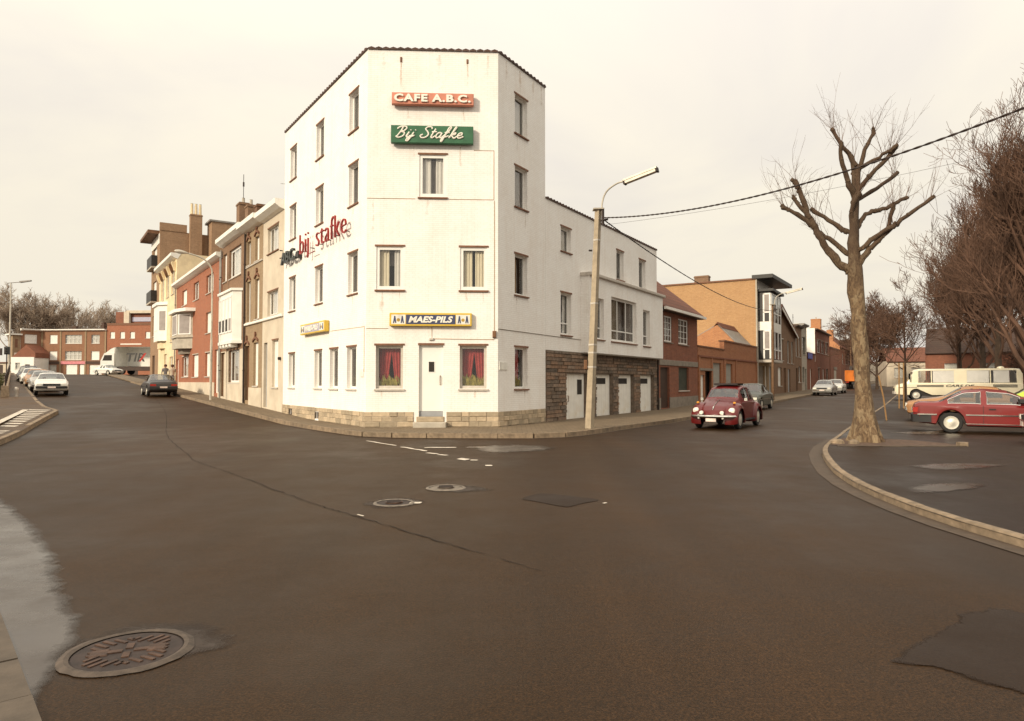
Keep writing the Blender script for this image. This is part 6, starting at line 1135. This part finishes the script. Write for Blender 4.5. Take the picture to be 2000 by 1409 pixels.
def van(label,x,y,heading):
    keys=[(2.3,.4,.8,.9,.8,.66),(2.1,.3,.95,1.05,.9,.76),(1.6,.28,1.05,1.2,.93,.8),(1.2,.28,1.1,1.95,.94,.8),(.8,.28,1.1,2.05,.94,.82),(-2.1,.28,1.1,2.05,.94,.82),(-2.25,.35,1.1,1.95,.92,.8)]
    t,M=vehicle('delivery_van',label,'van',x,y,heading,keys,'paint_white',[('windshield','top',1.22,1.6),('side_window','left',.3,1.1),('side_window','right',.3,1.1)],[(1.5,.82),(-1.4,.82)],n=3,wr=.33); bumper(t,M,2.34,.85,.4,.15,'bumper_black')
    for s in (-1,1): part('headlight',MB().box(2.24,2.31,s*.6-.12,s*.6+.12,.62,.78),'lamp_glass',t,M)
X,Y=77.5,140.0; van('white van at the far end of the right street',X,Y,hd(-DR)); saloon('pale car below the white van at the far end of the right street',76.2,132,hd(-DR),'paint_silver',4.2,1.4,.82); saloon('dark red car farthest down the right street left of the pale one',73.5,131,hd(-DR),'paint_maroon',4.2,1.4,.82)
# left street
wl=Vector((-28.4,42.0)); 
saloon('white saloon parked nose-on at the kerb of the left street',wl.x,wl.y,hd(-DL),'paint_white',4.3,1.36,.86,chrome=False,pitch=0) if False else saloon('white saloon parked nose-on at the kerb of the left street',wl.x,wl.y,hd(-DL),'paint_white',4.3,1.36,.86,chrome=False)
for i,(c,l) in enumerate((('paint_silver','silver car second in the row at the left kerb'),('paint_tan','brownish car third in the row at the left kerb'),('paint_white','white car fourth in the row at the left kerb'),('paint_dark','dark car last in the row at the left kerb'))):
    p=wl+Vector((-.62,.785))*5.6*(i+1); saloon(l,p.x,p.y,hd((.603,-.798)),c,4.2,1.38 if i!=3 else 1.5,.84)
q=pt(FL,-27.3,2.45); saloon('dark hatchback parked tail-on by the red brick house',q.x,q.y,hd(DL),'paint_dark',4.1,1.36,.84,hatch=True,chrome=False)
saloon('small white car in front of the articulated lorry',-52.2,88,hd(-DL)+.5,'paint_white',4.0,1.4,.82)
def artic():
    x,y=-51.5,93; t=thing('articulated_lorry','white articulated lorry lettered TIR crossing the far end of the left street','lorry',loc=(x,y,gz(x,y)),rz=R(176)); M=WM[t.name]
    part('cab',MB().prism([(2.2,.6),(2.2,2.9),(3.6,2.9),(4.1,1.9),(4.2,.6)],-1.2,1.2,'y'),'paint_white',t,M); part('wind_deflector',MB().prism([(2.2,2.9),(2.2,3.7),(2.7,3.5),(3.5,2.92)],-1.1,1.1,'y'),'paint_white',t,M); part('trailer',MB().bbox(-6.5,1.9,-1.25,1.25,1.1,3.75,.05),'paint_white',t,M); part('chassis',MB().box(-6.4,3.8,-.5,.5,.6,1.05),'bumper_black',t,M)
    for s in (-1,1):
        part('side_window',MB().prism([(2.5,1.9),(2.5,2.65),(3.55,2.65),(3.85,1.9)],s*1.205-.004,s*1.205+.004,'y'),'room_dark',t,M); part('side_skirt',MB().box(-3.6,1.6,s*1.15-.03,s*1.15+.03,.55,1.05),'wood_dark',t,M)
        for xw in (3.4,1.2,-4.2,-5.4): part('wheel',MB().lathe([(.3,-.15),(.48,-.15),(.5,0),(.48,.15),(.3,.15),(.1,.05)],16,'y',(xw,s*1.0,.5)),'rubber',t,M)
    part('windshield',MB().prism([(3.66,2.78),(4.06,1.98),(4.11,1.98),(3.7,2.78)],-1.05,1.05,'y'),'room_dark',t,M)
    part('lettering',fit(text_mesh('TIR',1,.006,.02,shear=.2),2.6,1.15),'black_metal',t,M @ Matrix.Translation((.4,1.262,1.75)) @ Matrix.Rotation(math.pi,4,'Z')); part('trim_bar',MB().prism([(0,0),(.3,0),(-.5,1.15),(-.8,1.15)],1.262,1.272,'y'),'lamp_red',t,M,(-1.6,0,1.75))
artic()
# ---------------------------------------------------------------- people
def person(label,M,J,coat,legs,h=1.72):
    """one skinned body from a joint list J: name -> (x,y,z,r); clothing colours by region"""
    E_=[('pelvis','waist'),('waist','chest'),('chest','neck'),('neck','jaw'),('jaw','head'),('head','crown')]
    for s in 'lr': E_+=[('chest','sh'+s),('sh'+s,'el'+s),('el'+s,'wr'+s),('wr'+s,'ha'+s),('pelvis','hip'+s),('hip'+s,'kn'+s),('kn'+s,'an'+s),('an'+s,'to'+s)]
    names=list(J); me=bpy.data.meshes.new('b'); me.from_pydata([J[n][:3] for n in names],[(names.index(a),names.index(b)) for a,b in E_],[]); o=bpy.data.objects.new('b',me); COL.objects.link(o)
    mod=o.modifiers.new('s','SKIN'); sv=me.skin_vertices[0].data
    for i,n in enumerate(names): r_=J[n][3]; sv[i].radius=(r_,r_) if not isinstance(r_,tuple) else r_; sv[i].use_root=(n=='pelvis')
    o.modifiers.new('u','SUBSURF').levels=1; bpy.context.view_layer.update()
    m2=bpy.data.meshes.new_from_object(o.evaluated_get(bpy.context.evaluated_depsgraph_get())); bpy.data.objects.remove(o)
    m2.materials.clear()
    for c in (coat,legs,'skin','trousers'): m2.materials.append(MATS[c])
    jz=J['jaw'][2]-.05; pz=J['pelvis'][2]
    for p in m2.polygons:
        c=p.center; hd_=min((Vector(J['ha'+s][:3])-c).length for s in 'lr'); p.material_index=2 if (c.z>jz or hd_<.07) else (3 if c.z<.09 else (1 if c.z<pz-.02 else 0)); p.use_smooth=True
    b=bpy.data.objects.new('person',m2); COL.objects.link(b); b.matrix_basis=M; WM[b.name]=M.copy(); tag(b,label,'person')
    hx,hy,hz,_=J['head']; part('hair',MB().lathe([(0,.135),(.07,.12),(.105,.07),(.112,.0),(.1,-.06),(.085,-.06)],14,c=(hx-.015,hy,hz+.02)).mesh('hair',True),'hair',b,M)
    part('nose',MB().add([(hx+.085,hy-.016,hz-.03),(hx+.085,hy+.016,hz-.03),(hx+.115,hy,hz-.035),(hx+.088,hy,hz+.02)],[(0,1,2),(0,2,3),(1,3,2),(0,3,1)]),'skin',b,M)
    return b
def standing(sw=.12):
    J=dict(pelvis=(0,0,.95,.13),waist=(0,0,1.1,.12),chest=(.0,0,1.34,.14),neck=(.01,0,1.48,.055),jaw=(.03,0,1.54,.065),head=(.02,0,1.62,.085),crown=(.01,0,1.69,.06))
    for s,k in (('l',1),('r',-1)): J.update({'sh'+s:(0,k*.19,1.40,.06),'el'+s:(-.03*k,k*.25,1.12,.045),'wr'+s:(.06,k*.24,.88,.032),'ha'+s:(.08,k*.24,.80,.03),'hip'+s:(0,k*.09,.88,.095),'kn'+s:(sw*k*.5,k*.1,.49,.06),'an'+s:(sw*k*-.3,k*.1,.09,.042),'to'+s:(sw*k*-.3+.13,k*.11,.04,.035)})
    return J
q=pt(FL,-37.2,.75); person('person in a grey and red jacket standing behind the dark hatchback',Matrix.Translation((q.x,q.y,gz(q.x,q.y)+.135)) @ Matrix.Rotation(hd(-DL),4,'Z'),standing(),'coat_grey','trousers')
q=pt(FL,-36.3,.4); person('person in a pale coat by the red brick house door',Matrix.Translation((q.x,q.y,gz(q.x,q.y)+.135)) @ Matrix.Rotation(hd(DL),4,'Z'),standing(.2),'cream_render','coat_grey')
def seated():
    J=dict(pelvis=(-.12,0,.52,.14),waist=(-.15,0,.68,.12),chest=(-.18,0,.92,.14),neck=(-.15,0,1.06,.055),jaw=(-.12,0,1.12,.065),head=(-.13,0,1.20,.085),crown=(-.14,0,1.27,.06))
    for s,k in (('l',1),('r',-1)): J.update({'sh'+s:(-.16,k*.19,.98,.06),'el'+s:(.05,k*.24,.80,.045),'wr'+s:(.27,k*.15,.95,.032),'ha'+s:(.33,k*.13,.98,.03),'hip'+s:(-.05,k*.09,.50,.095),'kn'+s:(.36,k*.12,.56,.06),'an'+s:(.55,k*.12,.36,.042),'to'+s:(.66,k*.12,.33,.035)})
    return J
person('person driving the rounded red car with hands on the wheel',BM @ Matrix.Translation((.08,.30,.02)),seated(),'coat_red','trousers')
# leaning stake by the kerb, stakes of the young tree
z=gz(14.6,26.6)+.08; single('leaning_stake',MB().tube([(0,0,0),(-.08,.05,.9),(-.22,.12,1.75)],.03,6),'stake','thin bent wooden stake leaning beside the plane tree','stake',loc=(14.6,26.6,z))
for i,(dx,l) in enumerate(((-.28,'left wooden support stake of the young tree'),(-.52,'outermost wooden support stake of the young tree'))):
    z=gz(20.9+dx,36)+.08; single('tree_stake',MB().tube([(0,0,0),(.03,0,2.4)],.035,6),'stake',l,'stake',loc=(20.9+dx,35.9,z))
# ---------------------------------------------------------------- groups of repeated things
GR=dict(bare_tree='bare winter trees',bare_shrub='bare shrubs under the tree row',terraced_house='houses along the two streets',gabled_house='gabled houses on the right street',low_house='low houses at the far left',lamp_pole='concrete and wooden lamp poles',manhole_cover='manhole covers in the road',tree_stake='stakes of the young tree',twisted_cable='twisted overhead cables',street_lamp='metal street lamps',beer_sign='beer light boxes on the corner building',cafe_sign='sign boards high on the front',lettering_sign='raised letters on the left-hand wall',name_plate='white street plates at the corner')
for o in bpy.data.objects:
    b=o.name.split('.')[0]
    if o.parent is None and 'category' in o:
        if b in GR: o['group']=GR[b]
        elif b=='parked_car': o['group']='cars in the car park' if ('coupe' in o['label'] or 'right edge' in o['label']) else ('cars at the left kerb' if 'left kerb' in o['label'] or 'left street' in o['label'] else 'cars in the streets')
